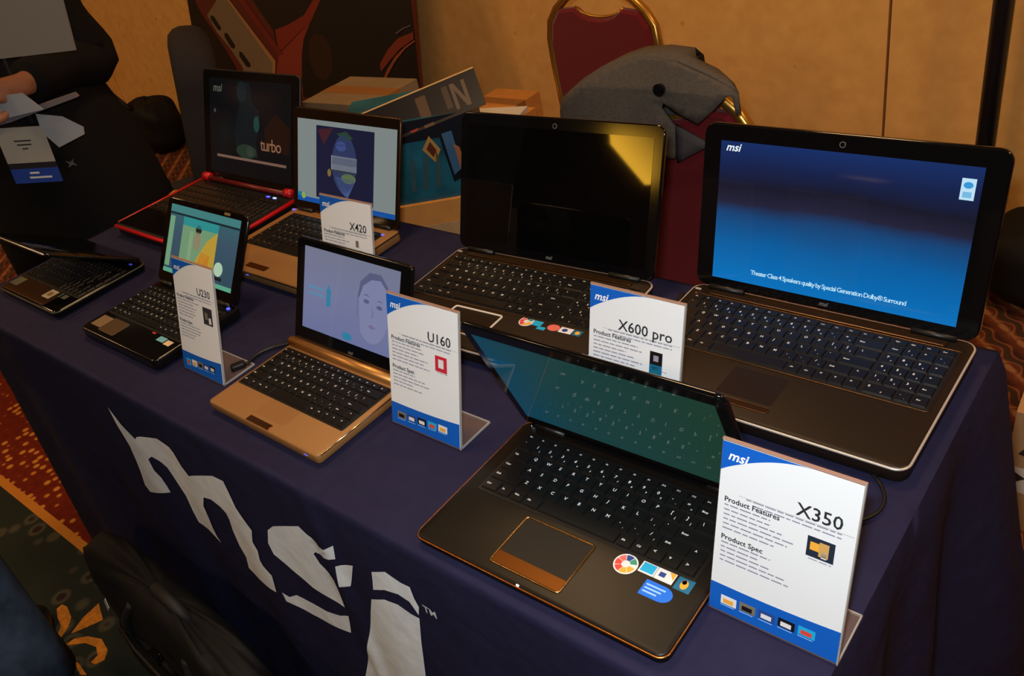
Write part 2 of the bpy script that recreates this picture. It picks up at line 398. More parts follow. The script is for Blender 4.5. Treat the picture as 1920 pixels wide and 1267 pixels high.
# gold glowing panel added out of view, shaped for its reflection in dark screens
refl = tag(empty('reflection_panel', (0, Y0 + 0.05, 0)), 'added gold reflection panel high on the far wall across the hall', 'reflection panel')
def reflection_panel_mat():
    m = bpy.data.materials.new('gold_glow_gradient'); m.use_nodes = True
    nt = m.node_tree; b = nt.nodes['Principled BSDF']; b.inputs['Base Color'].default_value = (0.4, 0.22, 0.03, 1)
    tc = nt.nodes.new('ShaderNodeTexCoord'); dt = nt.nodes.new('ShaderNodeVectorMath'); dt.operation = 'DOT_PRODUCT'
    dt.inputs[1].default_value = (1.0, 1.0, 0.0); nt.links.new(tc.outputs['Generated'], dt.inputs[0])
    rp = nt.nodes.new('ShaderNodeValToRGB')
    for e, (p, c) in zip(rp.color_ramp.elements, ((0.36, (1.0, 0.52, 0.04, 1)), (0.80, (0.10, 0.05, 0.006, 1)))): e.position = p; e.color = c  # brightness falloff of the mirrored wedge painted into the emission colour
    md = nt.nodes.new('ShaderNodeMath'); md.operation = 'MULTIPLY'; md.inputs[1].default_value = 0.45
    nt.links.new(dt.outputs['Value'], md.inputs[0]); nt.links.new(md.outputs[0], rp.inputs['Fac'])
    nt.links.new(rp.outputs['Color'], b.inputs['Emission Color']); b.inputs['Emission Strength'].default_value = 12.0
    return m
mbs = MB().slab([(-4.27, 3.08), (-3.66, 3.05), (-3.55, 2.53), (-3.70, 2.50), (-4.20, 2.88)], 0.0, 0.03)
obj('glow_panel', mbs, reflection_panel_mat(), refl, rot=(PI / 2, 0, 0))
mbs = MB()
for a, b_ in (((-4.29, 3.11), (-3.63, 3.08)), ((-3.63, 3.08), (-3.52, 2.5)), ((-3.52, 2.5), (-3.70, 2.47)), ((-3.70, 2.47), (-4.23, 2.86)), ((-4.23, 2.86), (-4.29, 3.11))):
    mbs.tube([(a[0], 0.02, a[1]), (b_[0], 0.02, b_[1])], 0.02, 6)
obj('panel_rim', mbs, mat('dark_bronze', (60, 42, 24), 0.5, 0.6), refl, kind='stuff')
# ceiling fittings carry the warm room light
brass = mat('brass_fitting', (150, 110, 60), 0.35, 0.9)
for k, (lx, ly) in enumerate(CEIL_LAMPS):
    where = ['above the coat person', 'above the burgundy chairs', 'above the right end of the hall', 'across the hall at left', 'behind the photographer', 'near the left wall'][k]
    cl = tag(empty('ceiling_light', (lx, ly, ZC)), 'round brass ceiling light ' + where, 'ceiling light', 'ceiling lights of the hall')
    mb = MB(); mb.rings([[(0.34 * math.cos(t * PI / 12) * s, 0.34 * math.sin(t * PI / 12) * s, z) for t in range(24)] for s, z in ((1, 0), (1.06, -0.03), (1.0, -0.06))])
    obj('rim', mb, brass, cl)
    mb = MB(); mb.rings([[(0.31 * math.cos(t * PI / 12) * s, 0.31 * math.sin(t * PI / 12) * s, z) for t in range(24)] for s, z in ((1, -0.055), (0.95, -0.075), (0.7, -0.09))])
    obj('diffuser', mb, mat('lamp_diffuser', (240, 220, 180), 0.5, emit=(255, 206, 140), es=3.0), cl)
    ld = bpy.data.lights.new('ceiling_lamp_light', 'AREA'); ld.shape = 'DISK'; ld.size = 0.6; ld.energy = LAMP_W; ld.color = LAMP_C
    lo = bpy.data.objects.new('ceiling_lamp_light', ld); COL.objects.link(lo); lo.parent = cl; lo.location = (0, 0, -0.10)

# ------------------------------------------------------------------ table and cloth
TX0, TD = -1.83, 0.617
tb = tag(empty('folding_table', (TX0, 0, 0)), 'long folding table hidden under the navy cloth', 'table')
grey_lam = mat('grey_laminate', (120, 116, 110), 0.5); steel = mat('steel_leg', (90, 90, 94), 0.35, 0.9)
obj('table_top', MB().box(0.01, -TX0 - 0.01, 0.01, TD - 0.01, TZ - 0.034, TZ - 0.006), grey_lam, tb)
for lx in (0.12, -TX0 - 0.12):
    for ly in (0.07, TD - 0.07):
        obj('leg', MB().tube([(lx, ly, 0), (lx, ly, TZ - 0.034)], 0.014), steel, tb)

def fy(x, z):
    """y of the cloth's front drop"""
    d = max(0.0, TZ - z)
    fold = 0.012 * min(1, d / 0.35) * (math.sin(x * 17 + 0.6) * 0.5 + math.sin(x * 41 + 2 + d * 2) * 0.22)
    pleat = 0.007 * math.exp(-((x + 0.66 - 0.04 * d) / 0.018) ** 2) * min(1, d / 0.05)
    return -0.009 - 0.035 * d + fold - pleat

def cloth():
    m = bpy.data.materials.new('navy_polyester'); m.use_nodes = True
    nt = m.node_tree; b = nt.nodes['Principled BSDF']; b.inputs['Roughness'].default_value = 0.75; b.inputs['Specular IOR Level'].default_value = 0.10
    tc = nt.nodes.new('ShaderNodeTexCoord'); n = nt.nodes.new('ShaderNodeTexNoise'); n.inputs['Scale'].default_value = 45; n.inputs['Detail'].default_value = 5
    nt.links.new(tc.outputs['Object'], n.inputs['Vector'])
    rp = nt.nodes.new('ShaderNodeValToRGB'); rp.color_ramp.elements[0].color = lin((33, 32, 56)) + (1,); rp.color_ramp.elements[1].color = lin((41, 39, 66)) + (1,)
    nt.links.new(n.outputs['Fac'], rp.inputs['Fac']); nt.links.new(rp.outputs['Color'], b.inputs['Base Color'])
    n2 = nt.nodes.new('ShaderNodeTexNoise'); n2.inputs['Scale'].default_value = 9; n2.inputs['Detail'].default_value = 4
    nt.links.new(tc.outputs['Object'], n2.inputs['Vector'])
    bp = nt.nodes.new('ShaderNodeBump'); bp.inputs['Strength'].default_value = 0.35; bp.inputs['Distance'].default_value = 0.02
    nt.links.new(n2.outputs['Fac'], bp.inputs['Height']); nt.links.new(bp.outputs['Normal'], b.inputs['Normal'])
    # a grid that runs front hem -> top -> short back drop, with flared end drops
    nx, prof = 150, []
    for k in range(26): prof.append(('f', TZ - 0.004 - (TZ - 0.006) * (1 - k / 25.0) ** 1.25))
    prof += [('t', -0.006), ('t', -0.002)] + [('t', TD * k / 14.0) for k in range(15)] + [('t', TD + 0.006)]
    for k in range(1, 8): prof.append(('b', TZ - 0.01 - 0.16 * k / 7.0))
    mb = MB(); verts = []; faces = []
    cols = []
    for i in range(nx + 1): cols.append(('m', TX0 + (-TX0) * i / nx))
    for i, (_, x) in enumerate(cols):
        for (t, a) in prof:
            if t == 'f': verts.append((x, fy(x, a), a))
            elif t == 't':
                z = TZ - 0.0005 - (0.0012 if a < -0.004 else 0)
                z -= 0.0015 * (math.sin(a * 31 + x * 5) * 0.5 + 0.5) * (1 if 0 <= a <= TD else 0)
                z += 0.0022 * math.exp(-(((x + 0.50) - a * 1.6) / 0.012) ** 2) * max(0, 1 - abs(a - 0.10) / 0.10) + 0.0022 * math.exp(-(((x + 0.56) - a * 1.0) / 0.010) ** 2) * max(0, 1 - abs(a - 0.08) / 0.10)
                # crease fanning out from the pleat on the front edge
                if a >= 0: z += 0.004 * math.exp(-(((x + 0.66) - a * 0.9) / 0.010) ** 2) * max(0, 1 - a / 0.12)
                verts.append((x, a, z))
            else: verts.append((x, TD + 0.008 + 0.05 * (TZ - a), a))
    n = len(prof)
    for i in range(nx):
        for j in range(n - 1): faces.append((i * n + j, (i + 1) * n + j, (i + 1) * n + j + 1, i * n + j + 1))
    mb.add(verts, faces)
    for side in (0, 1):
        ox = TX0 if side == 0 else 0.0; sg = -1 if side == 0 else 1
        vv = []; ff = []; ny, nz = 44, 24
        for j in range(ny + 1):
            s = j / ny; y = -0.009 + (TD + 0.017) * s
            for k in range(nz + 1):
                q = k / nz; z = TZ - 0.001 - (TZ - 0.004) * q; d = TZ - z
                e = 0.006 + 0.02 * d + (0.10 * max(0, s - 0.72) / 0.28 * min(1, d / 0.5) if side == 1 else 0) + 0.014 * min(1, d / 0.3) * math.sin(s * 21 + 1.0 + side)
                if j == 0: e = 0.0
                vv.append((ox + sg * (max(0.002, e) if j else 0.0) * (1 if q > 0 else 0), (fy(ox, z) if j == 0 else y + (s - 0.5) * 0.06 * d + (-0.035 * d * (1 - s))), z))
        w_ = nz + 1
        for j in range(ny):
            for k in range(nz):
                q = (j * w_ + k, j * w_ + k + 1, (j + 1) * w_ + k + 1, (j + 1) * w_ + k)
                ff.append(q if side == 0 else tuple(reversed(q)))
        mb.add(vv, ff)
    o = obj('tablecloth', mb, m, smooth=True)
    bm = bmesh.new(); bm.from_mesh(o.data); bmesh.ops.remove_doubles(bm, verts=bm.verts, dist=0.0008); bmesh.ops.recalc_face_normals(bm, faces=bm.faces); bm.to_mesh(o.data); bm.free()
    for p in o.data.polygons: p.use_smooth = True
    tag(o, 'navy purple cloth draped to the floor over the display table', 'tablecloth')
    return o
CLOTH = cloth()

# printed silver letters on the front drop follow its folds
PRINT = mat('silver_print', (240, 245, 252), 0.5, spec=0.5, noise=0.08, nscale=30, bump=0.35, bscale=26)
def on_cloth(name, pts, lab=None):
    n = len(pts); bm = bmesh.new()
    tri = tessellate_polygon([[Vector((p[0], p[1], 0)) for p in pts]])
    vs = [bm.verts.new((p[0], 0, p[1])) for p in pts]
    for t in tri:
        try: bm.faces.new([vs[i] for i in t])
        except ValueError: pass
    for _ in range(4):
        es = [e for e in bm.edges if e.calc_length() > 0.016]
        if not es: break
        bmesh.ops.subdivide_edges(bm, edges=es, cuts=1)
        bmesh.ops.triangulate(bm, faces=[f for f in bm.faces if len(f.verts) > 3])
    for v in bm.verts: v.co.y = fy(v.co.x, v.co.z) - 0.0018
    bmesh.ops.recalc_face_normals(bm, faces=bm.faces)
    me = bpy.data.meshes.new(name); bm.to_mesh(me); bm.free()
    for p in me.polygons:
        p.use_smooth = True
    me.update()
    if sum(p.normal.y for p in me.polygons) > 0: me.flip_normals()
    o = obj(name, me, PRINT, CLOTH)
    if lab: o['label'] = lab
    return o
on_cloth('printed_letter', LOGO['letter_m'], 'large silver letter m printed on the cloth')
ls = on_cloth('printed_letter', LOGO['letter_s'], 'large silver letter s printed on the cloth')
for k in ('letter_s_end', 'letter_s_tail'):
    o = on_cloth('letter_piece', LOGO[k]); o.parent = ls
li = on_cloth('printed_letter', LOGO['letter_i'], 'large silver letter i printed on the cloth')
o = on_cloth('letter_piece', LOGO['letter_i_dot']); o.parent = li
v, f = text('TM', 0.017, 'CENTER', 0.0, 0.02)
obj('trademark_lettering', MB().add([(TM_AT[0] + a, fy(TM_AT[0] + a, TM_AT[1] + b) - 0.003, TM_AT[1] + b) for a, b, _ in v], f), mat('white_print', (205, 208, 215), 0.6), CLOTH, kind='stuff')

# ------------------------------------------------------------------ laptops
BLACK_GLOSS = mat('black_gloss_plastic', (9, 9, 10), 0.09, spec=0.6)
BLACK_MATTE = mat('black_matte_plastic', (14, 14, 15), 0.45)
KEYBED = mat('keyboard_bed', (8, 8, 9), 0.5)
KEYCAP = mat('black_keycap', (13, 13, 14), 0.38)
LEGEND = mat('white_key_legend', (235, 235, 235), 0.6)
LEGEND_DIM = mat('grey_key_legend', (150, 150, 150), 0.6)
CHROME = mat('chrome_trim', (214, 208, 200), 0.38, 0.55)
GOLD_TRIM = mat('copper_gold_trim', (190, 126, 66), 0.28, 1.0)
GOLD_BODY = mat('champagne_gold_shell', (150, 106, 60), 0.5, 0.15, noise=0.04, nscale=400)
BROWN_TOP = mat('dark_brown_metal', (36, 26, 19), 0.42, 0.2, spec=0.3, noise=0.06, nscale=500)
BROWN_DARK = mat('brown_black_lacquer', (17, 13, 10), 0.42, 0.05, spec=0.3)
BLUE_LED = mat('blue_led', (20, 20, 80), 0.3, emit=(70, 80, 255), es=2.4)
WHITE_LED = mat('white_led', (200, 200, 210), 0.3, emit=(225, 235, 255), es=1.6)
RED_TRIM = mat('red_trim', (190, 12, 24), 0.35)
RUBBER = mat('rubber_foot', (20, 20, 20), 0.9)
GREY_LOGO = mat('grey_logo', (150, 150, 150), 0.4, 0.6)

ROW = [
    [(s, 1) for s in ('Esc', 'F1', 'F2', 'F3', 'F4', 'F5', 'F6', 'F7', 'F8', 'F9', 'F10', 'F11', 'F12', 'Prt', 'Del')],
    [(s, 1) for s in '`1234567890-='] + [('Bksp', 2)],
    [('Tab', 1.5)] + [(s, 1) for s in 'QWERTYUIOP[]'] + [('\\', 1.5)],
    [('Caps', 1.75)] + [(s, 1) for s in "ASDFGHJKL;'"] + [('Enter', 2.25)],
    [('Shift', 2.25)] + [(s, 1) for s in 'ZXCVBNM,./'] + [('Shift', 1.75), ('^', 1)],
    [('Ctrl', 1.25), ('Fn', 1), ('Win', 1), ('Alt', 1.25), ('', 5.5), ('Alt', 1), ('Ctl', 1), ('<', 1), ('v', 1), ('>', 1)],
]
PAD = [[('PgU', 1), ('PgD', 1), ('Hm', 1), ('End', 1)], [('Num', 1), ('/', 1), ('*', 1), ('-', 1)], [('7', 1), ('8', 1), ('9', 1), ('+', 1)],
       [('4', 1), ('5', 1), ('6', 1), ('+', 1)], [('1', 1), ('2', 1), ('3', 1), ('Ent', 1)], [('0', 2), ('.', 1), ('Ent', 1)]]
KEYS = {}
def key_mesh(lab, w, h, gap, ht, legend, lsize):
    k = (lab, round(w, 4), round(h, 4), gap, ht, legend.name, lsize)
    if k in KEYS: return KEYS[k]
    mb = MB(); g = gap / 2; t = min(w, h) * 0.07
    b = [(-w / 2 + g, -h / 2 + g), (w / 2 - g, -h / 2 + g), (w / 2 - g, h / 2 - g), (-w / 2 + g, h / 2 - g)]
    tp = [(x - math.copysign(t, x), y - math.copysign(t, y)) for x, y in b]
    mb.add([(x, y, 0) for x, y in b] + [(x, y, ht) for x, y in tp], [(0, 1, 5, 4), (1, 2, 6, 5), (2, 3, 7, 6), (3, 0, 4, 7), (4, 5, 6, 7)])
    if lab:
        sz = lsize if len(lab) == 1 else lsize * 0.62
        put_text(mb, lab, sz, -w / 2 + g + t + h * 0.10, h * (0.12 if len(lab) == 1 else 0.0), ht + 0.0002, 1, bold=0.015)
        if len(lab) == 1 and lab in '1234567890-=[];,./':
            put_text(mb, lab, lsize * 0.6, w * 0.06, -h * 0.2, ht + 0.0002, 1, bold=0.015)
    me = mb.mesh('key'); me.materials.append(KEYCAP); me.materials.append(legend)
    KEYS[k] = me
    return me

def keyboard(root, x0, x1, y0, y1, z, numpad=False, gap=0.0022, ht=0.0022, legend=None, lsize=None, bed=True, bedmat=None, frame=None):
    legend = legend or LEGEND
    kb = obj('keyboard', rslab(MB(), x0 - 0.003, x1 + 0.003, y0 - 0.003, y1 + 0.003, z - 0.002, z + 0.0006, 0.003, 0.0005), bedmat or KEYBED, root)
    units = 15 + (4.15 if numpad else 0); u = (x1 - x0) / units
    fh = 0.62; rh = (y1 - y0) / (5 + fh)
    lsize = lsize or rh * 0.34
    y = y1
    for r in range(6):
        h = rh * fh if r == 0 else rh
        for blk, xo in ((ROW[r], 0),) + (((PAD[r], 15.15),) if numpad else ()):
            x = x0 + xo * u
            for lab, wd in blk:
                me = key_mesh(lab, wd * u, h, gap, ht, legend, lsize if r else lsize * 0.85)
                k = bpy.data.objects.new('key', me); COL.objects.link(k); k.parent = kb
                k.location = (x + wd * u / 2, y - h / 2, z + 0.0006)
                x += wd * u
        y -= h
    return kb

def frame_strip(name, pts, r, m, root, closed=True):
    return obj(name, MB().tube(pts, r, 6, closed=closed), m, root, smooth=True)

def laptop(name, label, c, rz, w, d, t, a, L, top, lidm, bez, hinge_y=None, trim=None, trim_r=0.0012, lidt=0.007, corner=0.012, lidw=None, group='laptops on show'):
    """base and lid; returns (root, lid empty-mesh) - local x right, y back, z up from the table"""
    root = empty(name, (c[0], c[1], TZ), rz); tag(root, label, 'laptop', group)
    base = obj('base', rslab(MB(), -w / 2, w / 2, -d / 2, d / 2, 0.003, t, corner, 0.003), top, root); shade_soft(base, 50)
    for sx in (-1, 1):
        for sy in (-1, 1):
            obj('foot', MB().tube([(sx * (w / 2 - 0.025), sy * (d / 2 - 0.025), 0), (sx * (w / 2 - 0.025), sy * (d / 2 - 0.025), 0.004)], 0.006, 8), RUBBER, root)
    if trim:
        pts = [(x, y, t - 0.0028) for x, y in rrect(-w / 2 - 0.0002, w / 2 + 0.0002, -d / 2 - 0.0002, d / 2 + 0.0002, corner, 6)]
        frame_strip('edge_trim', pts, trim_r, trim, root)
    hy = d / 2 - 0.006 if hinge_y is None else hinge_y
    lw = lidw or w
    lid = obj('lid', rslab(MB(), -lw / 2, lw / 2, 0, L, -lidt, 0, corner, 0.0022), lidm, root, loc=(0, hy, t + 0.004), rot=(PI - a, 0, 0)); shade_soft(lid, 50)
    bezel = obj('bezel', rslab(MB(), -lw / 2 + 0.002, lw / 2 - 0.002, 0.002, L - 0.002, -0.001, 0.0008, corner * 0.8, 0.0004), bez, lid)
    for sx in (-1, 1):
        obj('hinge', MB().tube([(sx * lw * 0.30, hy, t + 0.003), (sx * lw * 0.44, hy, t + 0.003)], 0.0045, 10), BLACK_MATTE, root, smooth=True)
    return root, lid

def flat(name, pts, z, m, parent, th=0.0003, label=None):
    return obj(name, MB().slab(pts, z, z + th), m, parent, label=label)
def rect(x0, x1, y0, y1): return [(x0, y0), (x1, y0), (x1, y1), (x0, y1)]
def letter(name, s, size, x, y, z, m, parent, **k):
    return obj(name, put_text(MB(), s, size, x, y, z, **k), m, parent, kind='stuff')
def sticker(root, x, y, w, h, z, m, extra=(), shape=None):
    st = flat('sticker', shape or rect(x - w / 2, x + w / 2, y - h / 2, y + h / 2), z, m, root)
    for pts, mm in extra: flat('sticker_print', pts, z + 0.0003, mm, st, 0.0001)
    return st
def webcam(lid, x, y, m=None, r=0.0032):
    wc = obj('webcam', MB().rings([[(x + rr * math.cos(q * PI / 8), y + rr * math.sin(q * PI / 8), z) for q in range(16)] for rr, z in ((r, 0.0008), (r, 0.0016), (r * 0.7, 0.0016))], cap0=False, cap1=False), m or GREY_LOGO, lid)
    obj('lens', MB().poly(ellipse(x, y, r * 0.7, r * 0.7, 12), 0.0012), BLACK_GLOSS, wc)
    return wc
def touchpad(root, x0, x1, y0, y1, z, pad, framem, fr=0.001, button=None, bh=0.2):
    tp = obj('touchpad', rslab(MB(), x0, x1, y0, y1, z - 0.001, z + 0.0004, 0.004, 0.0003), pad, root)
    if button:
        obj('click_button', rslab(MB(), x0 + 0.001, x1 - 0.001, y0 + 0.001, y0 + (y1 - y0) * bh, z, z + 0.0010, 0.002, 0.0003), button, tp)
    if framem:
        frame_strip('pad_frame', [(x, y, z + 0.0005) for x, y in rrect(x0, x1, y0, y1, 0.004, 4)], fr, framem, tp)
    return tp
def led(root, x, y, z, m, w=0.004, h=0.0016, name='indicator_light'):
    return obj(name, rslab(MB(), x - w / 2, x + w / 2, y - h / 2, y + h / 2, z - 0.0005, z + 0.0006, h * 0.45, 0.0002), m, root)

def c8(n, rgb, rough=0.45): return mat(n, rgb, rough, spec=0.4)
ST_WHITE = c8('sticker_white', (225, 225, 228)); ST_CYAN = c8('sticker_cyan', (30, 170, 220)); ST_BLUE = c8('sticker_blue', (20, 110, 225)); ST_RED = c8('sticker_red', (215, 70, 60))
ST_GOLD = c8('sticker_gold', (235, 170, 60)); ST_GREEN = c8('sticker_green', (60, 150, 120)); ST_NAVY = c8('sticker_navy', (40, 70, 140)); ST_TEAL = c8('sticker_teal', (20, 105, 140)); ST_GREY = c8('sticker_grey', (120, 112, 96)); ST_PINK = c8('sticker_pink', (220, 110, 100))

def round_sticker(root, x, y, r, z):
    st = flat('sticker', ellipse(x, y, r, r, 24), z, ST_WHITE, root, label='round rainbow coloured sticker')
    for k, mm in enumerate((ST_GREEN, ST_NAVY, ST_PINK, ST_RED, ST_RED, ST_GOLD, ST_GOLD)):
        a0, a1 = 20 + k * 48, 20 + k * 48 + 44
        pts = [(x + r * 0.88 * math.cos(math.radians(q)), y + r * 0.88 * math.sin(math.radians(q))) for q in range(a0, a1 + 1, 11)] + [(x + r * 0.35 * math.cos(math.radians(q)), y + r * 0.35 * math.sin(math.radians(q))) for q in range(a1, a0 - 1, -11)]
        flat('sticker_print', pts, z + 0.0003, mm, st, 0.0001)

MSI = dict(shear=0.28, bold=0.018, space=1.0)
LED_MATS = {}
# ---- X350: copper-rimmed dark laptop at the front, lid half closed
r, lid = laptop('laptop', 'dark brown copper-rimmed laptop at the front edge with its lid tilted forward', (-0.2954, 0.1173), math.radians(0.8), 0.330, 0.224, 0.016, math.radians(70.5), 0.214, BROWN_DARK, BLACK_GLOSS, BLACK_GLOSS, trim=GOLD_TRIM, trim_r=0.0014, lidt=0.006)
T = 0.016
keyboard(r, -0.142, 0.145, -0.016, 0.090, T, lsize=0.0062, gap=0.0016)
touchpad(r, -0.060, 0.033, -0.099, -0.027, T, BLACK_MATTE, mat('brass_pad_frame', (205, 160, 100), 0.25, 1.0), 0.0013, GOLD_TRIM, 0.24)
led(r, -0.012, -0.1105, T - 0.001, WHITE_LED, 0.004, 0.003); led(r, 0.152, -0.106, T - 0.001, WHITE_LED, 0.004, 0.003)
led(r, -0.150, 0.104, T + 0.001, WHITE_LED, 0.004, 0.003)
round_sticker(r, 0.074, -0.032, 0.0135, T)
sticker(r, 0.098, -0.026, 0.018, 0.015, T, ST_WHITE, [(rect(0.0905, 0.1055, -0.0315, -0.0198), ST_CYAN)])
sticker(r, 0.118, -0.026, 0.021, 0.015, T, ST_WHITE, [([(0.120, -0.0192), (0.1275, -0.0192), (0.1275, -0.028)], ST_GOLD), (rect(0.111, 0.118, -0.029, -0.023), ST_NAVY)])
sticker(r, 0.140, -0.027, 0.018, 0.017, T, ST_TEAL, [(ellipse(0.140, -0.027, 0.0042, 0.006, 12), ST_GOLD), (ellipse(0.139, -0.024, 0.0025, 0.003, 10), ST_RED)])
st = sticker(r, 0.120, -0.048, 0.033, 0.020, T, ST_BLUE, shape=[(0.1035, -0.058)] + [(0.1035, -0.038), (0.125, -0.038)] + [(0.125 + 0.0125 * math.sin(q * PI / 12), -0.048 + 0.010 * math.cos(q * PI / 12)) for q in range(1, 12)] + [(0.125, -0.058)])
for k in range(3):
    flat('sticker_print', rect(0.106, 0.128 - 0.003 * k, -0.0445 - 0.0045 * k, -0.0425 - 0.0045 * k), T + 0.0003, c8('sticker_pale_blue', (150, 200, 250)), st, 0.0001)
uvquad('screen', -0.151, 0.151, 0.020, 0.197, 0.0012, ramp_screen('teal_dim_screen', [(0.0, (12, 62, 82)), (0.3, (22, 60, 62)), (1.0, (28, 58, 44))], 1.0, axis='X', noise=0.1, rough=0.02), lid)
webcam(lid, 0, 0.206, BLACK_MATTE, 0.002)
flat('hinge_cover', rect(-0.150, 0.150, 0.102, 0.110), T + 0.001, BLACK_GLOSS, r, 0.004)

# ---- the two big dark brown laptops share a shell
def big_laptop(label, c, rz, a, L):
    r, lid = laptop('laptop', label, c, rz, 0.392, 0.258, 0.026, a, L, BROWN_TOP, BLACK_GLOSS, BLACK_GLOSS, trim=CHROME, trim_r=0.0018, lidt=0.009, corner=0.016)
    T = 0.026
    keyboard(r, -0.182, 0.182, -0.022, 0.098, T, numpad=True, lsize=0.0058, gap=0.0022)
    frame_strip('keyboard_frame', [(x, y, T + 0.0006) for x, y in rrect(-0.186, 0.186, -0.026, 0.102, 0.004, 3)], 0.0008, mat('bronze_strip', (120, 88, 58), 0.3, 1.0), r)
    obj('speaker_strip', rslab(MB(), -0.165, 0.165, 0.104, 0.116, T - 0.001, T + 0.003, 0.003, 0.001), mat('bronze_shell', (84, 60, 38), 0.28, 0.8), r)
    led(r, -0.186, 0.112, T + 0.001, CHROME, 0.010, 0.004, 'power_button')
    webcam(lid, 0.0, L - 0.0135, mat('webcam_ring', (96, 92, 88), 0.4, 0.3), 0.0042)
    letter('brand_lettering', 'msi', 0.009, 0, 0.0085, 0.0012, GREY_LOGO, lid, align='CENTER', **MSI)
    return r, lid, T
r, lid, T = big_laptop('large dark brown laptop with a bright blue screen at the right end of the table', (-0.2155, 0.4655), math.radians(-0.4), math.radians(104), 0.240)
uvquad('screen', -0.169, 0.169, 0.0155, 0.2165, 0.0012, ramp_screen('blue_movie_screen', [(0.0, (6, 112, 186)), (0.30, (8, 92, 158)), (0.50, (22, 66, 116)), (0.58, (34, 34, 56)), (0.70, (24, 24, 40)), (0.84, (22, 34, 74)), (1.0, (22, 46, 100))], 1.0, noise=0.12, nscale=2.2), lid)
WHITE_PX = glow('white_screen_pixels', (235, 245, 250), 1.0); PALE_PX = glow('pale_screen_pixels', (180, 225, 245), 1.0)
letter('screen_brand_lettering', 'msi', 0.0155, -0.161, 0.208, 0.0016, WHITE_PX, lid, **MSI)
letter('screen_caption', 'Theater Class 4 Speakers quality by Special Generation Dolby® Surround', 0.0094, -0.001, 0.033, 0.0016, PALE_PX, lid, align='CENTER', bold=0.012, space=0.80)
wd = flat('screen_widget', rect(0.146, 0.162, 0.176, 0.202), 0.0014, glow('widget_white', (190, 225, 245), 1.0), lid)
flat('widget_print', ellipse(0.154, 0.194, 0.0055, 0.004, 14), 0.0018, glow('widget_blue', (60, 150, 215), 1.0), wd)
flat('widget_print', rect(0.149, 0.159, 0.179, 0.186), 0.0018, glow('widget_pale_blue', (120, 185, 225), 1.0), wd)
touchpad(r, -0.052, 0.026, -0.108, -0.098, T, mat('bronze_pad_button', (58, 40, 26), 0.3, 0.6), mat('bronze_strip', (120, 88, 58), 0.3, 1.0), 0.0008)
flat('touchpad_surface', rect(-0.050, 0.024, -0.092, -0.036), T - 0.0001, BROWN_TOP, r)
for k in range(4): led(r, -0.085 + 0.024 * k, -0.0315, T, BLACK_MATTE, 0.006, 0.002)
r, lid, T = big_laptop('large dark brown laptop with a switched-off black screen in the middle of the table', (-0.661, 0.433), math.radians(3.0), math.radians(111), 0.236)
uvquad('screen', -0.179, 0.179, 0.0155, 0.2165, 0.0012, mat('black_screen_off', (5, 5, 5), 0.03, spec=0.7), lid)
touchpad(r, -0.076, 0.018, -0.098, -0.036, T, BROWN_TOP, mat('flash_lit_pad_frame', (236, 224, 208), 0.4, 0.2), 0.0017)  # frame colour made pale to stand for the flash reflecting off it
for k, x in enumerate((0.060, 0.082, 0.104)): led(r, x, -0.088, T, WHITE_LED if k else mat('amber_led', (200, 160, 90), 0.3, emit=(255, 210, 150), es=1.2), 0.004, 0.003)
round_sticker(r, 0.062, -0.034, 0.0125, T)
sticker(r, 0.082, -0.033, 0.016, 0.012, T, ST_CYAN); sticker(r, 0.094, -0.042, 0.014, 0.007, T, ST_CYAN)
flat('sticker', ellipse(0.112, -0.034, 0.0105, 0.008, 18), T, ST_PINK, r)
sticker(r, 0.134, -0.034, 0.022, 0.013, T, ST_WHITE, [(ellipse(0.132, -0.034, 0.005, 0.004, 12), ST_NAVY)])
sticker(r, 0.154, -0.034, 0.014, 0.013, T, ST_TEAL, [(ellipse(0.154, -0.034, 0.004, 0.004, 12), ST_GOLD)])

# ---- U160: champagne gold netbook
r, lid = laptop('netbook', 'champagne gold netbook with black keys and a pale lavender screen', (-0.805, 0.1190), math.radians(-0.8), 0.266, 0.166, 0.020, math.radians(115), 0.170, GOLD_BODY, BLACK_GLOSS, BLACK_GLOSS, hinge_y=0.089, corner=0.007, lidt=0.008, lidw=0.262)
T = 0.020
obj('hinge_barrel', MB().tube([(-0.131, 0.083, T + 0.004), (0.131, 0.083, T + 0.004)], 0.008, 14), mat('champagne_barrel', (190, 136, 74), 0.38, 0.7), r, smooth=True)
keyboard(r, -0.124, 0.122, -0.027, 0.068, T, lsize=0.0050, gap=0.0012)
touchpad(r, -0.036, 0.036, -0.064, -0.031, T, GOLD_BODY, None)
obj('click_button', rslab(MB(), -0.034, 0.020, -0.0815, -0.071, T - 0.0005, T + 0.0008, 0.001, 0.0003), mat('dark_bronze_button', (110, 66, 28), 0.25, 0.9), r)
led(r, 0.106, -0.0815, T - 0.008, BLUE_LED, 0.010, 0.004)
frame_strip('side_trim', [(0.1335, -0.076, T - 0.002), (0.1335, 0.070, T - 0.002)], 0.0012, mat('pale_gold_trim', (235, 205, 160), 0.2, 1.0), r, closed=False)
scr = uvquad('screen', -0.110, 0.110, 0.027, 0.158, 0.0012, ramp_screen('lavender_screen', [(0.0, (104, 110, 150)), (0.5, (112, 117, 150)), (1.0, (112, 116, 138))], 1.0, noise=0.25, nscale=1.5), lid)
def ink(n, c): return glow(n, c, 1.0)
FACE = ink('portrait_light', (121, 126, 160)); SHADE = ink('portrait_shade', (106, 111, 144)); INKL = ink('portrait_line', (84, 90, 120)); TEAL = ink('advert_teal', (48, 122, 156)); LIP = ink('portrait_lip', (112, 104, 138))
face = flat('screen_picture', ellipse(0.055, 0.090, 0.036, 0.052, 28), 0.0014, FACE, lid, 0.0002)
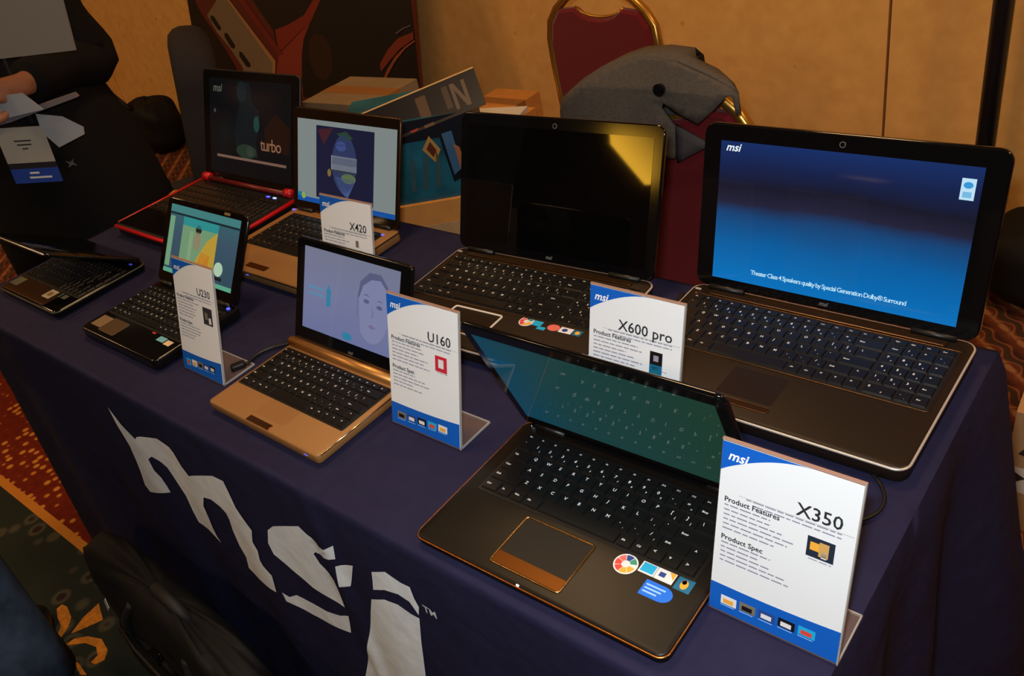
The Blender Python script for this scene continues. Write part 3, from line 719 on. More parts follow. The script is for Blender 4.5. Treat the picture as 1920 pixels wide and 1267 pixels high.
for pts, mm in (([(0.020, 0.100), (0.026, 0.128), (0.045, 0.144), (0.070, 0.145), (0.086, 0.130), (0.092, 0.104), (0.086, 0.122), (0.070, 0.136), (0.050, 0.134), (0.032, 0.122), (0.025, 0.104)], INKL),
                ([(0.020, 0.104), (0.018, 0.080), (0.030, 0.052), (0.026, 0.080), (0.024, 0.104)], SHADE),
                (ellipse(0.041, 0.100, 0.0065, 0.0032, 14), INKL), (ellipse(0.070, 0.096, 0.0065, 0.0032, 14), INKL),
                ([(0.032, 0.108), (0.040, 0.111), (0.050, 0.108), (0.040, 0.109)], INKL), ([(0.062, 0.104), (0.070, 0.107), (0.078, 0.104), (0.070, 0.105)], INKL),
                ([(0.054, 0.098), (0.059, 0.080), (0.052, 0.077), (0.055, 0.081)], SHADE), ([(0.047, 0.064), (0.055, 0.067), (0.065, 0.063), (0.055, 0.060)], LIP)):
    flat('picture_shape', pts, 0.0016, mm, face, 0.0001)
adv = flat('screen_picture', rect(-0.052, -0.042, 0.072, 0.100), 0.0014, TEAL, lid, 0.0002)
flat('picture_shape', rect(-0.049, -0.045, 0.100, 0.106), 0.0016, TEAL, adv, 0.0001)
for k in range(2): flat('caption_bar', rect(-0.098, -0.058, 0.094 - 0.010 * k, 0.0975 - 0.010 * k), 0.0014, ink('advert_pale_teal', (84, 134, 166)), adv, 0.0001)
flat('picture_shape', ellipse(0.0, 0.036, 0.012, 0.006, 14), 0.0014, TEAL, adv, 0.0001)
letter('brand_lettering', 'msi', 0.008, 0.010, 0.0125, 0.0012, GREY_LOGO, lid, align='CENTER', **MSI)

# ---- gold-palmrest laptop behind a sign
r, lid = laptop('laptop', 'champagne palm-rest laptop with a desktop picture on screen beside the red-trimmed one', (-1.1975, 0.4425), 0.0, 0.326, 0.236, 0.024, math.radians(112.5), 0.210, GOLD_BODY, mat('bronze_lid', (66, 46, 26), 0.2, 0.7), mat('bronze_black_bezel', (34, 24, 14), 0.09, 0.3, spec=0.8), corner=0.010, trim=mat('dark_base_trim', (40, 28, 20), 0.4), trim_r=0.0015)
T = 0.024
keyboard(r, -0.140, 0.140, -0.036, 0.092, T, lsize=0.0055, gap=0.0016, legend=LEGEND_DIM)
obj('click_button', rslab(MB(), -0.052, 0.010, -0.104, -0.090, T - 0.0005, T + 0.001, 0.002, 0.0003), mat('dark_bronze_button', (110, 66, 28), 0.25, 0.9), r)
for x, y in ((-0.156, 0.106), (0.140, 0.090)): led(r, x, y, T + 0.001, mat('violet_led', (90, 80, 160), 0.3, emit=(130, 120, 230), es=0.7), 0.012, 0.006)
led(r, -0.030, -0.1165, T - 0.008, BLUE_LED, 0.010, 0.004)
uvquad('screen', -0.146, 0.156, 0.018, 0.188, 0.0012, glow('desktop_grey', (138, 148, 146), 0.75), lid)
pic = flat('screen_picture', rect(-0.084, 0.093, 0.032, 0.178), 0.0014, ramp_screen('night_picture', [(0, (28, 30, 56)), (0.5, (34, 32, 66)), (1, (40, 36, 58))], 0.8), lid, 0.0002)
for pts, c in ((ellipse(0.004, 0.108, 0.038, 0.058, 20), (50, 60, 98)), ([(-0.024, 0.080), (0.040, 0.080), (0.016, 0.040), (-0.006, 0.052)], (72, 92, 140)), (rect(-0.036, 0.042, 0.094, 0.122), (136, 142, 148)),
               (rect(-0.040, 0.040, 0.090, 0.094), (52, 60, 50)), (ellipse(0.018, 0.080, 0.022, 0.010, 16), (110, 130, 60)), (ellipse(-0.042, 0.086, 0.006, 0.008, 10), (130, 110, 60)),
               ([(-0.02, 0.166), (0.01, 0.172), (0.03, 0.160), (0.004, 0.152)], (44, 70, 50)), (ellipse(-0.006, 0.142, 0.016, 0.010, 12), (70, 86, 150)), ([(-0.08, 0.170), (-0.03, 0.176), (-0.06, 0.140)], (70, 34, 44))):
    flat('picture_shape', pts, 0.0016, glow('night_%d_%d_%d' % c, c, 0.8), pic, 0.0001)
tbar = flat('taskbar', rect(-0.146, 0.156, 0.018, 0.028), 0.0014, glow('taskbar_blue', (20, 84, 168), 0.8), lid, 0.0002)
flat('start_button', ellipse(-0.126, 0.030, 0.007, 0.007, 14), 0.0016, glow('start_green', (150, 180, 80), 0.8), tbar, 0.0001)
flat('start_corner', rect(-0.146, -0.118, 0.026, 0.036), 0.0014, glow('start_blue', (30, 130, 180), 0.7), tbar, 0.0001)

# ---- red-trimmed gaming laptop at the back left
DARKRED = mat('dark_red_black_shell', (26, 15, 14), 0.3)
r, lid = laptop('laptop', 'black gaming laptop with bright red trim at the back left of the table', (-1.570, 0.468), 0.0, 0.372, 0.262, 0.030, math.radians(113), 0.252, BLACK_MATTE, BLACK_MATTE, mat('smoked_bezel', (10, 10, 11), 0.2), corner=0.012)
T = 0.030
keyboard(r, -0.168, 0.170, -0.040, 0.088, T, numpad=True, lsize=0.0055, gap=0.0022, legend=mat('red_key_legend', (150, 70, 60), 0.6), bedmat=DARKRED)
obj('palm_rest', rslab(MB(), -0.180, 0.180, -0.125, -0.046, T - 0.001, T + 0.0008, 0.006, 0.0005), mat('glossy_palm_rest', (16, 12, 12), 0.12), r)
for nm, pts in (('front', [(-0.182, -0.131, T - 0.005), (0.0, -0.133, T - 0.006), (0.182, -0.131, T - 0.005)]), ('right', [(0.187, -0.120, T - 0.004), (0.187, 0.0, T - 0.004), (0.187, 0.122, T - 0.002)]), ('left', [(-0.187, -0.120, T - 0.004), (-0.187, 0.122, T - 0.002)])):
    obj('red_trim', MB().tube(pts, 0.0048, 8), RED_TRIM, r, smooth=True)
for sx in (-1, 1): obj('hinge_cap', MB().tube([(sx * 0.150, 0.116, T + 0.008), (sx * 0.172, 0.116, T + 0.008)], 0.010, 12), RED_TRIM, r, smooth=True)
obj('hinge_bar', MB().tube([(-0.150, 0.114, T + 0.006), (0.150, 0.114, T + 0.006)], 0.006, 10), mat('dull_red_bar', (96, 18, 20), 0.4), r, smooth=True)
for k in range(2): led(r, 0.105 + 0.024 * k, 0.097, T + 0.001, BLUE_LED if k == 0 else mat('blue_white_led', (120, 130, 220), 0.3, emit=(150, 165, 255), es=2.2), 0.012, 0.005)
led(r, 0.176, -0.128, T - 0.016, BLUE_LED, 0.006, 0.004)
uvquad('screen', -0.158, 0.158, 0.016, 0.232, 0.0012, ramp_screen('dark_game_screen', [(0, (9, 12, 15)), (0.5, (11, 15, 18)), (1, (10, 13, 15))], 0.8, rough=0.15), lid)
fig = flat('screen_picture', [(-0.050, 0.070), (-0.056, 0.120), (-0.040, 0.160), (-0.030, 0.190), (-0.044, 0.226), (0.006, 0.228), (0.014, 0.186), (0.036, 0.170), (0.040, 0.130), (0.026, 0.090), (0.030, 0.062), (-0.02, 0.060)], 0.0014, glow('game_figure', (15, 24, 28), 0.8, rough=0.15), lid, 0.0002)
for pts, c in ((ellipse(0.030, 0.138, 0.011, 0.018, 14), (30, 66, 62)), (ellipse(-0.010, 0.074, 0.040, 0.016, 16), (36, 54, 42)), (ellipse(0.004, 0.075, 0.014, 0.012, 12), (62, 66, 60)), ([(0.06, 0.085), (0.150, 0.080), (0.154, 0.140), (0.10, 0.165), (0.06, 0.13)], (34, 19, 13)), (ellipse(-0.026, 0.205, 0.02, 0.024, 12), (18, 32, 36))):
    flat('picture_shape', pts, 0.0016, glow('game_%d_%d_%d' % c, c, 0.8, rough=0.15), fig, 0.0001)
letter('screen_lettering', 'turbo', 0.040, 0.084, 0.094, 0.0020, glow('game_title', (150, 104, 76), 0.8), lid, align='CENTER', space=0.85)
letter('screen_brand_lettering', 'msi', 0.026, -0.142, 0.210, 0.0020, glow('game_logo', (86, 92, 82), 0.8), lid, **MSI)
flat('progress_bar', rect(-0.130, 0.140, 0.052, 0.058), 0.0016, ramp_screen('bar_fade', [(0, (120, 92, 78)), (1, (120, 92, 78))], 0.8), lid, 0.0001)
flat('picture_shape', ellipse(-0.136, 0.158, 0.004, 0.005, 10), 0.0016, glow('game_mark', (70, 72, 74), 0.8), lid, 0.0001)

# ---- small black netbook with photo on screen
r, lid = laptop('netbook', 'small glossy black netbook showing a photo viewer behind the leftmost sign', (-1.254, 0.145), 0.0, 0.262, 0.180, 0.024, math.radians(124), 0.164, mat('netbook_black', (14, 13, 13), 0.16), BLACK_GLOSS, BLACK_GLOSS, corner=0.012, hinge_y=0.080)
T = 0.024
keyboard(r, -0.122, 0.122, -0.030, 0.062, T, lsize=0.0052, gap=0.0022, ht=0.003)
touchpad(r, -0.085, -0.030, -0.078, -0.040, T, mat('bronze_sticker_pad', (120, 96, 70), 0.35, 0.6), None)
sticker(r, -0.100, -0.058, 0.040, 0.030, T, mat('gold_brown_label', (128, 104, 76), 0.5))
sticker(r, 0.080, -0.042, 0.022, 0.012, T, c8('sticker_sky', (120, 190, 210))); sticker(r, 0.104, -0.044, 0.018, 0.012, T, c8('sticker_cream', (230, 200, 160)))
led(r, 0.045, -0.036, T, mat('red_led', (120, 20, 20), 0.3, emit=(200, 50, 40), es=0.8), 0.010, 0.003)
led(r, 0.118, 0.074, T + 0.002, BLUE_LED, 0.008, 0.006)
uvquad('screen', -0.114, 0.114, 0.022, 0.152, 0.0012, ramp_screen('slate_desktop', [(0, (52, 78, 92)), (0.6, (62, 86, 104)), (1, (58, 104, 112))], 0.85), lid)
pv = flat('screen_picture', rect(-0.066, 0.050, 0.034, 0.134), 0.0014, glow('photo_green', (120, 160, 120), 0.8), lid, 0.0002)
for pts, c in ((rect(-0.066, 0.050, 0.118, 0.134), (50, 150, 150)), ([(0.050, 0.034), (0.050, 0.120), (0.020, 0.100), (-0.010, 0.060), (0.0, 0.034)], (196, 160, 60)), ([(-0.012, 0.034), (0.030, 0.034), (0.034, 0.074), (0.006, 0.078)], (200, 116, 30)), (ellipse(-0.012, 0.116, 0.010, 0.008, 12), (40, 36, 34)), (ellipse(-0.012, 0.094, 0.012, 0.018, 12), (150, 140, 110)), (rect(-0.040, -0.028, 0.05, 0.11), (140, 170, 130))):
    flat('picture_shape', pts, 0.0016, glow('photo_%d_%d_%d' % c, c, 0.8), pv, 0.0001)
for y0, y1, c in ((0.138, 0.152, (70, 130, 130)), (0.134, 0.138, (26, 46, 52)), (0.022, 0.030, (96, 170, 140))):
    flat('window_bar', rect(-0.114, 0.114, y0, y1), 0.0014, glow('bar_%d_%d_%d' % c, c, 0.85), lid, 0.0002)
flat('sidebar', rect(-0.112, -0.096, 0.034, 0.130), 0.0014, glow('sidebar_green', (120, 170, 130), 0.8), lid, 0.0002)
flat('screen_icon', ellipse(0.066, 0.056, 0.014, 0.013, 16), 0.0014, glow('icon_pale', (180, 210, 180), 0.85), lid, 0.0002)
flat('screen_icon', rect(0.054, 0.080, 0.036, 0.042), 0.0014, glow('icon_dark', (24, 30, 34), 0.85), lid, 0.0002)
webcam(lid, -0.03, 0.158, BLACK_MATTE, 0.002); flat('lid_badge', rect(0.060, 0.078, 0.155, 0.160), 0.0009, c8('badge_gold', (130, 110, 70)), lid, 0.0002)

# ---- leftmost netbook, lid almost shut
r, lid = laptop('netbook', 'small black netbook at the left end of the table with its lid nearly shut', (-1.640, 0.164), 0.0, 0.262, 0.204, 0.018, math.radians(32), 0.194, BLACK_GLOSS, BLACK_GLOSS, BLACK_GLOSS, corner=0.014, trim=mat('grey_green_trim', (96, 100, 86), 0.35, 0.6), trim_r=0.0014)
T = 0.018
keyboard(r, -0.120, 0.122, -0.046, 0.062, T, lsize=0.005, gap=0.0016, legend=LEGEND_DIM)
obj('palm_rest', rslab(MB(), -0.124, 0.070, -0.097, -0.050, T - 0.001, T + 0.0006, 0.006, 0.0004), mat('brown_palm_rest', (70, 42, 22), 0.3, 0.3), r)
sticker(r, -0.106, -0.068, 0.034, 0.026, T + 0.0006, ST_GREY, [(rect(-0.112, -0.094, -0.066, -0.057), c8('sticker_olive', (120, 130, 60)))])
sticker(r, 0.040, -0.066, 0.030, 0.026, T + 0.0006, c8('sticker_cream2', (200, 190, 165)), [(rect(0.032, 0.048, -0.072, -0.060), c8('sticker_tan', (160, 120, 70)))])
sticker(r, 0.066, -0.058, 0.014, 0.014, T, c8('sticker_teal2', (80, 130, 120))); sticker(r, 0.088, -0.058, 0.016, 0.012, T, c8('sticker_grey2', (110, 105, 90)))
led(r, 0.106, 0.082, T + 0.001, mat('dim_blue_led', (30, 30, 90), 0.3, emit=(60, 60, 170), es=0.8), 0.010, 0.005)
uvquad('screen', -0.112, 0.112, 0.026, 0.176, 0.0012, mat('black_screen_off', (5, 5, 5), 0.03), lid)
frame_strip('lid_edge_trim', [(-0.128, 0.1935, -0.004), (0.128, 0.1935, -0.004)], 0.0016, CHROME, lid, closed=False)

# ------------------------------------------------------------------ acrylic sign stands
def acrylic():
    m = bpy.data.materials.new('clear_acrylic'); m.use_nodes = True
    nt = m.node_tree; b = nt.nodes['Principled BSDF']
    b.inputs['Base Color'].default_value = (0.30, 0.20, 0.16, 1); b.inputs['Roughness'].default_value = 0.05
    b.inputs['Alpha'].default_value = 0.22; b.inputs['Specular IOR Level'].default_value = 0.9
    return m
ACR = acrylic()
ACR_EDGE = mat('acrylic_edge', (190, 186, 180), 0.15, spec=0.8, alpha=0.6)
CARD = mat('white_card', (228, 230, 232), 0.55, spec=0.3)
PBLUE = mat('print_blue', (14, 92, 190), 0.5, spec=0.3)
PBLACK = mat('print_black', (34, 36, 40), 0.6); PGREY = mat('print_grey', (150, 150, 152), 0.7); PLAV = mat('print_lavender_grey', (140, 138, 158), 0.7)
PWHITE = mat('print_white', (238, 240, 244), 0.5)
def sign(label, x, y, w, h, lean, model, pic, seed, rz=0.0):
    rnd = random.Random(seed)
    root = empty('sign_stand', (x, y, TZ), rz); tag(root, label, 'sign', 'product sign stands')
    foot = obj('acrylic_foot', rslab(MB(), 0, w, 0.0, 0.062, 0.0, 0.0025, 0.001, 0.0004), ACR, root)
    obj('foot_edge', MB().box(0, w, 0.0605, 0.0622, 0.0, 0.0027), ACR_EDGE, foot)
    obj('foot_edge', MB().box(w - 0.0012, w + 0.0003, 0.0, 0.062, 0.0, 0.0027), ACR_EDGE, foot)
    pan = obj('acrylic_panel', rslab(MB(), 0, w, 0.001, h + 0.003, -0.0028, 0.0, 0.001, 0.0003), ACR, root, rot=(PI / 2 - lean, 0, 0))
    obj('panel_edge', MB().box(w - 0.0012, w + 0.0003, 0.001, h + 0.003, -0.003, 0.0002), ACR_EDGE, pan)
    obj('panel_edge', MB().box(0, w, h + 0.0015, h + 0.0035, -0.003, 0.0002), mat('acrylic_warm_edge', (190, 150, 130), 0.2, spec=0.8, alpha=0.75), pan)
    card = obj('insert_card', MB().box(0.001, w - 0.001, 0.003, h + 0.001, 0.0002, 0.0008), CARD, pan)
    Z = 0.0009
    # blue header with a white arc, blue footer
    arc = [(0.001 + (0.66 * w) * k / 14.0, h * (0.845 + 0.16 * math.sin(k / 14.0 * PI / 2) ** 0.9)) for k in range(15)]
    arc = [(a, min(b, h + 0.001)) for a, b in arc]
    flat('printed_header', arc + [(0.001, h + 0.001)], Z, PBLUE, card, 0.0001)
    top = [(0.001 + (w - 0.002) * k / 12.0, h * (0.135 + 0.045 * (1 - k / 12.0) ** 2 + 0.065 * (k / 12.0) ** 0.9)) for k in range(13)]
    ft = flat('printed_footer', [(0.001, 0.003), (w - 0.001, 0.003)] + list(reversed(top)), Z, PBLUE, card, 0.0001)
    letter('brand_lettering', 'msi', 0.105 * w, 0.055 * w, h * 0.935, Z + 0.0003, PWHITE, card, shear=0.28, bold=0.022)
    letter('model_lettering', model, 0.145 * w, 0.90 * w, h * 0.775, Z + 0.0002, PBLACK, card, align='RIGHT', bold=0.01)
    letter('heading_lettering', 'Product Features', 0.060 * w, 0.055 * w, h * 0.690, Z + 0.0002, PBLACK, card, bold=0.02)
    letter('heading_lettering', 'Product Spec', 0.060 * w, 0.055 * w, h * 0.470, Z + 0.0002, PBLACK, card, bold=0.02)
    flat('rule_line', rect(0.16 * w, 0.98 * w, h * 0.731, h * 0.733), Z, PGREY, card, 0.0001)
    mb = MB()
    def words(x0, x1, yy, hh):
        x = x0
        while x < x1:
            l = rnd.uniform(0.03, 0.09) * w
            mb.poly(rect(x, min(x + l, x1), yy, yy + hh), Z + 0.0001); x += l + 0.012 * w
    for k in range(2): words(w * (0.22 + 0.05 * k), w * 0.90, h * (0.722 - 0.022 * k), h * 0.007)
    for k in range(6): words(w * 0.06, w * rnd.uniform(0.40, 0.62), h * (0.655 - 0.027 * k), h * 0.0075)
    for k in range(5): words(w * 0.06, w * rnd.uniform(0.34, 0.60), h * (0.435 - 0.027 * k), h * 0.0075)
    words(w * 0.70, w * 0.86, h * 0.535, h * 0.005)
    obj('small_print', mb, PLAV, card, kind='stuff')
    pw, ph_ = pic[0]
    pr = flat('product_picture', rect(w * 0.68, w * (0.68 + pw), h * (0.66 - ph_), h * 0.66), Z, pic[1], card, 0.0001)
    for (a0, a1, b0, b1, mm) in pic[2]:
        flat('picture_shape', rect(w * (0.68 + pw * a0), w * (0.68 + pw * a1), h * (0.66 - ph_ * (1 - b0)), h * (0.66 - ph_ * (1 - b1))), Z + 0.0002, mm, pr, 0.0001)
    for k in range(5):
        x0 = w * (0.10 + 0.15 * k); yy = h * (0.068 + 0.005 * k)
        th = flat('footer_picture', rect(x0, x0 + w * 0.125, yy, yy + h * 0.052), Z + 0.0002, (ST_CYAN, ST_WHITE, ST_GREY, ST_NAVY, BLACK_MATTE)[(k + seed) % 5], ft, 0.0001)
        flat('picture_shape', rect(x0 + w * 0.02, x0 + w * 0.10, yy + h * 0.008, yy + h * 0.034), Z + 0.0004, (ST_RED, ST_GOLD, BLACK_MATTE, ST_WHITE, ST_WHITE)[(k + seed) % 5], th, 0.0001)
        flat('caption_bar', rect(x0, x0 + w * 0.11, yy - h * 0.010, yy - h * 0.006), Z + 0.0002, c8('sticker_pale_blue', (150, 200, 250)), ft, 0.0001)
    return root
LEAN = math.radians(16)
PBOX = mat('print_night', (30, 40, 58), 0.5)
sign('white and blue product sign reading X350 at the front right of the table', -0.129, 0.092, 0.130, 0.190, math.radians(15), 'X350', ((0.19, 0.11), PBOX, [(0.12, 0.45, 0.35, 0.75, ST_GOLD), (0.45, 0.8, 0.15, 0.85, c8('print_tan', (205, 160, 90))), (0.55, 0.75, 0.1, 0.4, ST_WHITE)]), 1)
sign('white and blue product sign reading U160 beside the champagne netbook', -0.650, 0.150, 0.131, 0.190, math.radians(17), 'U160', ((0.16, 0.115), c8('print_crimson', (200, 40, 60)), [(0.28, 0.72, 0.25, 0.8, ST_WHITE)]), 2)
sign('white and blue product sign reading X600 pro between the two large laptops', -0.401, 0.272, 0.132, 0.190, math.radians(16), 'X600 pro', ((0.13, 0.16), BLACK_MATTE, [(0.3, 0.7, 0.6, 0.85, c8('print_mauve', (150, 140, 160))), (0.0, 1.0, 0.0, 0.45, ST_TEAL), (0.25, 0.7, 0.12, 0.38, c8('print_aqua', (60, 180, 210)))]), 3)
sign('white and blue product sign standing in front of the champagne palm-rest laptop', -1.013, 0.340, 0.132, 0.190, math.radians(17), 'X420', ((0.14, 0.12), CARD, [(0.0, 0.4, 0.5, 1.0, ST_GREY), (0.3, 0.9, 0.0, 0.3, c8('print_dark_brown', (60, 50, 44)))]), 4)
sign('white and blue product sign standing over the small black netbook with the photo viewer', -1.092, 0.086, 0.116, 0.190, math.radians(18), 'U230', ((0.22, 0.15), c8('print_charcoal', (50, 50, 58)), [(0.2, 0.5, 0.3, 0.7, ST_GREY), (0.6, 0.85, 0.1, 0.45, ST_WHITE)]), 5)

# ------------------------------------------------------------------ banquet chairs
GOLD = mat('gold_chair_frame', (190, 140, 62), 0.3, 0.85)
BURG = mat('burgundy_fabric', (96, 9, 18), 0.8, spec=0.2, noise=0.12, nscale=250, sheen=0.2)
def banquet_chair(label, loc, rz):
    root = empty('banquet_chair', loc, rz); tag(root, label, 'chair', 'burgundy banquet chairs')
    half = [(0.155, 0.44), (0.172, 0.58), (0.186, 0.70), (0.191, 0.775), (0.182, 0.825), (0.155, 0.862), (0.115, 0.893), (0.075, 0.915), (0.035, 0.926)]
    path = [(-x, 0.05 * (z - 0.44), z) for x, z in half] + [(0, 0.05 * 0.486, 0.928)] + [(x, 0.05 * (z - 0.44), z) for x, z in reversed(half)]
    obj('back_frame', MB().tube(path, 0.0125, 10), GOLD, root, smooth=True)
    pad = [(-x + 0.012, z) for x, z in half[0:6]] + [(-0.085, 0.868), (-0.06, 0.850), (-0.03, 0.842), (0, 0.840), (0.03, 0.842), (0.06, 0.850), (0.085, 0.868)] + [(x - 0.012, z) for x, z in reversed(half[0:6])]
    # padded back: slab with a soft front
    n = len(pad); rings = []
    for s, y in ((0.97, 0.014), (1.0, 0.006), (1.0, -0.008), (0.95, -0.018), (0.80, -0.024)):
        rings.append([(x * s, y + 0.05 * (z - 0.44), 0.715 + (z - 0.715) * s) for x, z in pad])
    mb = MB(); mb.rings(rings[:-1], 0, False, False)
    for k, fl in ((0, False), (len(rings) - 2, True)):
        o_ = MB().poly([(p[0], p[2]) for p in rings[k]])
        ys = [p[1] for p in rings[k]]
        mb.add([(v[0], ys[i], v[1]) for i, v in enumerate(o_.v)], o_.f if fl else [tuple(reversed(q)) for q in o_.f])
    o = obj('back_pad', mb, BURG, root)
    obj('hand_grip', MB().tube([(-0.085, 0.02, 0.868), (-0.06, 0.02, 0.852), (-0.03, 0.02, 0.845), (0, 0.02, 0.843), (0.03, 0.02, 0.845), (0.06, 0.02, 0.852), (0.085, 0.02, 0.868)], 0.005, 8), GOLD, root, smooth=True)
    st = obj('seat', rslab(MB(), -0.20, 0.20, -0.42, 0.0, 0.40, 0.46, 0.05, 0.018), BURG, root); shade_soft(st, 60)
    obj('seat_rail', rslab(MB(), -0.19, 0.19, -0.41, 0.01, 0.375, 0.40, 0.045, 0.004), GOLD, root)
    for sx in (-1, 1):
        obj('leg', MB().tube([(sx * 0.155, 0.0, 0.46), (sx * 0.165, 0.02, 0.22), (sx * 0.18, 0.06, 0.0)], 0.0115, 8), GOLD, root, smooth=True)
        obj('leg', MB().tube([(sx * 0.17, -0.38, 0.40), (sx * 0.175, -0.385, 0.2), (sx * 0.18, -0.39, 0.0)], 0.0115, 8), GOLD, root, smooth=True)
    return root
banquet_chair('gold-framed burgundy chair standing bare against the tan wall', (-1.262, 1.60, 0.0), math.radians(-4))
banquet_chair('gold-framed burgundy chair with a grey jacket over its back', (-0.700, 0.985, 0.0), math.radians(2))

# grey jacket hung over the nearer chair
WOOL = mat('grey_wool', (80, 73, 66), 0.9, spec=0.15, noise=0.12, nscale=160, bump=0.25, bscale=300)
LINING = mat('jacket_lining', (58, 54, 56), 0.6)
jk = tag(empty('jacket', (0, 0, 0)), 'grey wool jacket draped over the nearer burgundy chair', 'jacket')
def drape(name, pts, y, m, parent, th=0.006, bulge=0.02):
    bm = bmesh.new()
    tri = tessellate_polygon([[Vector((p[0], p[1], 0)) for p in pts]])
    vs = [bm.verts.new((p[0], 0, p[1])) for p in pts]
    for t in tri:
        try: bm.faces.new([vs[i] for i in t])
        except ValueError: pass
    for _ in range(4):
        es = [e for e in bm.edges if e.calc_length() > 0.03]
        if not es: break
        bmesh.ops.subdivide_edges(bm, edges=es, cuts=1); bmesh.ops.triangulate(bm, faces=[f for f in bm.faces if len(f.verts) > 3])
    for v in bm.verts:
        x, z = v.co.x, v.co.z
        v.co.y = y - bulge * (0.5 + 0.5 * math.sin(x * 23 + z * 9)) * 0.5 + 0.35 * max(0, z - 0.925)
    bmesh.ops.recalc_face_normals(bm, faces=bm.faces)
    me = bpy.data.meshes.new(name); bm.to_mesh(me); bm.free()
    if sum(p.normal.y for p in me.polygons) > 0: me.flip_normals()
    o = obj(name, me, m, parent, smooth=True)
    sd = o.modifiers.new('thickness', 'SOLIDIFY'); sd.thickness = th; sd.offset = -1
    return o
fr = drape('jacket_front', JACKET['main'], 0.937, WOOL, jk)
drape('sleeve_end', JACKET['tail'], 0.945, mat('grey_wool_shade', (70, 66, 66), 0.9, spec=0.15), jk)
# the part that goes over the top rail and hangs behind
ridge = [(-0.8978, 0.868), (-0.8875, 0.8966), (-0.853, 0.9205), (-0.811, 0.9439), (-0.7716, 0.9613), (-0.7284, 0.9741), (-0.6767, 0.9781), (-0.6279, 0.9743), (-0.5662, 0.9562), (-0.5215, 0.9397), (-0.505, 0.9285)]
mb = MB(); rows = []
for y, dz in ((0.937, 0.0), (0.965, 0.006), (1.005, 0.004), (1.035, -0.02), (1.05, -0.10), (1.055, -0.22), (1.06, -0.34)):
    rows.append([(x - max(0, y - 0.94) * (0.9 if x > -0.6 else 0.0), y + 0.35 * max(0, z - 0.925) * (1 if y < 0.95 else 0.6), z + dz) for x, z in ridge])
mb.rings(rows, 0, False, False, closed=False)
o = obj('jacket_back', mb, WOOL, jk, smooth=True); sd = o.modifiers.new('thickness', 'SOLIDIFY'); sd.thickness = 0.006
bt = obj('button', MB().rings([[(-0.656 + rr * math.cos(q * PI / 8), yy, 0.930 + rr * math.sin(q * PI / 8)) for q in range(16)] for rr, yy in ((0.004, 0.935), (0.011, 0.930), (0.012, 0.922), (0.008, 0.918))]), BLACK_GLOSS, jk)

# ------------------------------------------------------------------ leaning picture board by the wall
bn = empty('display_board', (-2.2, 1.75, 0.54)); tag(bn, 'tall dark red printed display board leaning against the wall', 'display board')
LB = math.atan(0.24)
def PRT(n, c, rough=0.45): return mat('board_' + n, c, rough, spec=0.4)
bd = obj('board', MB().box(-1.485, 0.0, -0.553, 1.25, -0.014, 0.0), PRT('ground', (84, 30, 22)), bn, rot=(PI / 2 - LB, 0, 0))
order = [('dark_vee', (24, 14, 14)), ('red_vee', (116, 38, 26)), ('red_field', (122, 46, 34)), ('dark_dome', (21, 15, 14)), ('glow', (44, 22, 14)), ('black_band', (14, 10, 12)), ('silver_panel', (112, 92, 74)), ('red_stripe', (104, 28, 22)), ('gold_edge', (150, 108, 72)),
         ('slot1', (12, 9, 9)), ('slot2', (12, 9, 9)), ('slot3', (12, 9, 9)), ('red_arc', (112, 42, 26)), ('thin_arc', (130, 62, 40)), ('grey_arc', (80, 66, 62))]
for k, (nm, c) in enumerate(order):
    flat('printed_shape', BANNER[nm] if nm != 'glow' else ellipse(-0.56, 0.09, 0.075, 0.09, 28), 0.0003 + 0.0003 * k, PRT(nm, c), bd, 0.0002)

# upper part of the picture, above the frame
flat('printed_shape', rect(-1.2, -0.1, 0.36, 1.15), 0.0003, PRT('upper_picture', (40, 20, 20)), bd, 0.0002)

# ------------------------------------------------------------------ cartons behind the table
KRAFT = mat('kraft_cardboard', (196, 134, 68), 0.85, spec=0.15, noise=0.08, nscale=25)
KRAFT2 = mat('pale_kraft_cardboard', (176, 138, 96), 0.85, spec=0.15, noise=0.08, nscale=25)
TAPE = mat('brown_tape', (150, 100, 52), 0.3)
def carton(label, c, rz, w, d, h, z0=0.0, m=None, seam=True, flaps=False, name='cardboard_box'):
    root = empty(name, (c[0], c[1], z0), rz); tag(root, label, 'box')
    m = m or KRAFT
    mb = MB(); mb.box(-w / 2, w / 2, -d / 2, d / 2, 0, h)
    obj('carton_body', mb, m, root)
    if seam:
        obj('tape', MB().box(-w / 2 - 0.0006, w / 2 + 0.0006, -0.025, 0.025, h - 0.06, h + 0.0006), TAPE, root)
    if flaps:
        for sx in (-1, 1):
            obj('flap', MB().box(0, 0.10, -d / 2, d / 2, 0, 0.003), m, root, loc=(sx * w / 2, 0, h), rot=(0, math.radians(40) if sx > 0 else math.radians(180 - 40), 0))
    return root
A38 = math.radians(38)
ca, sa = math.cos(A38), math.sin(A38)
def stack_at(s, t): return (-1.325 + s * ca - t * sa, 0.80 + s * sa + t * ca)
cc = stack_at(0.06, 0.125)
carton('large brown carton on the floor behind the table under the printed game box', cc, A38, 0.33, 0.25, 0.590, 0.0, KRAFT2)
carton('shallow orange-brown carton between the printed box and the large carton', cc, A38, 0.325, 0.245, 0.055, 0.591, KRAFT, seam=False)
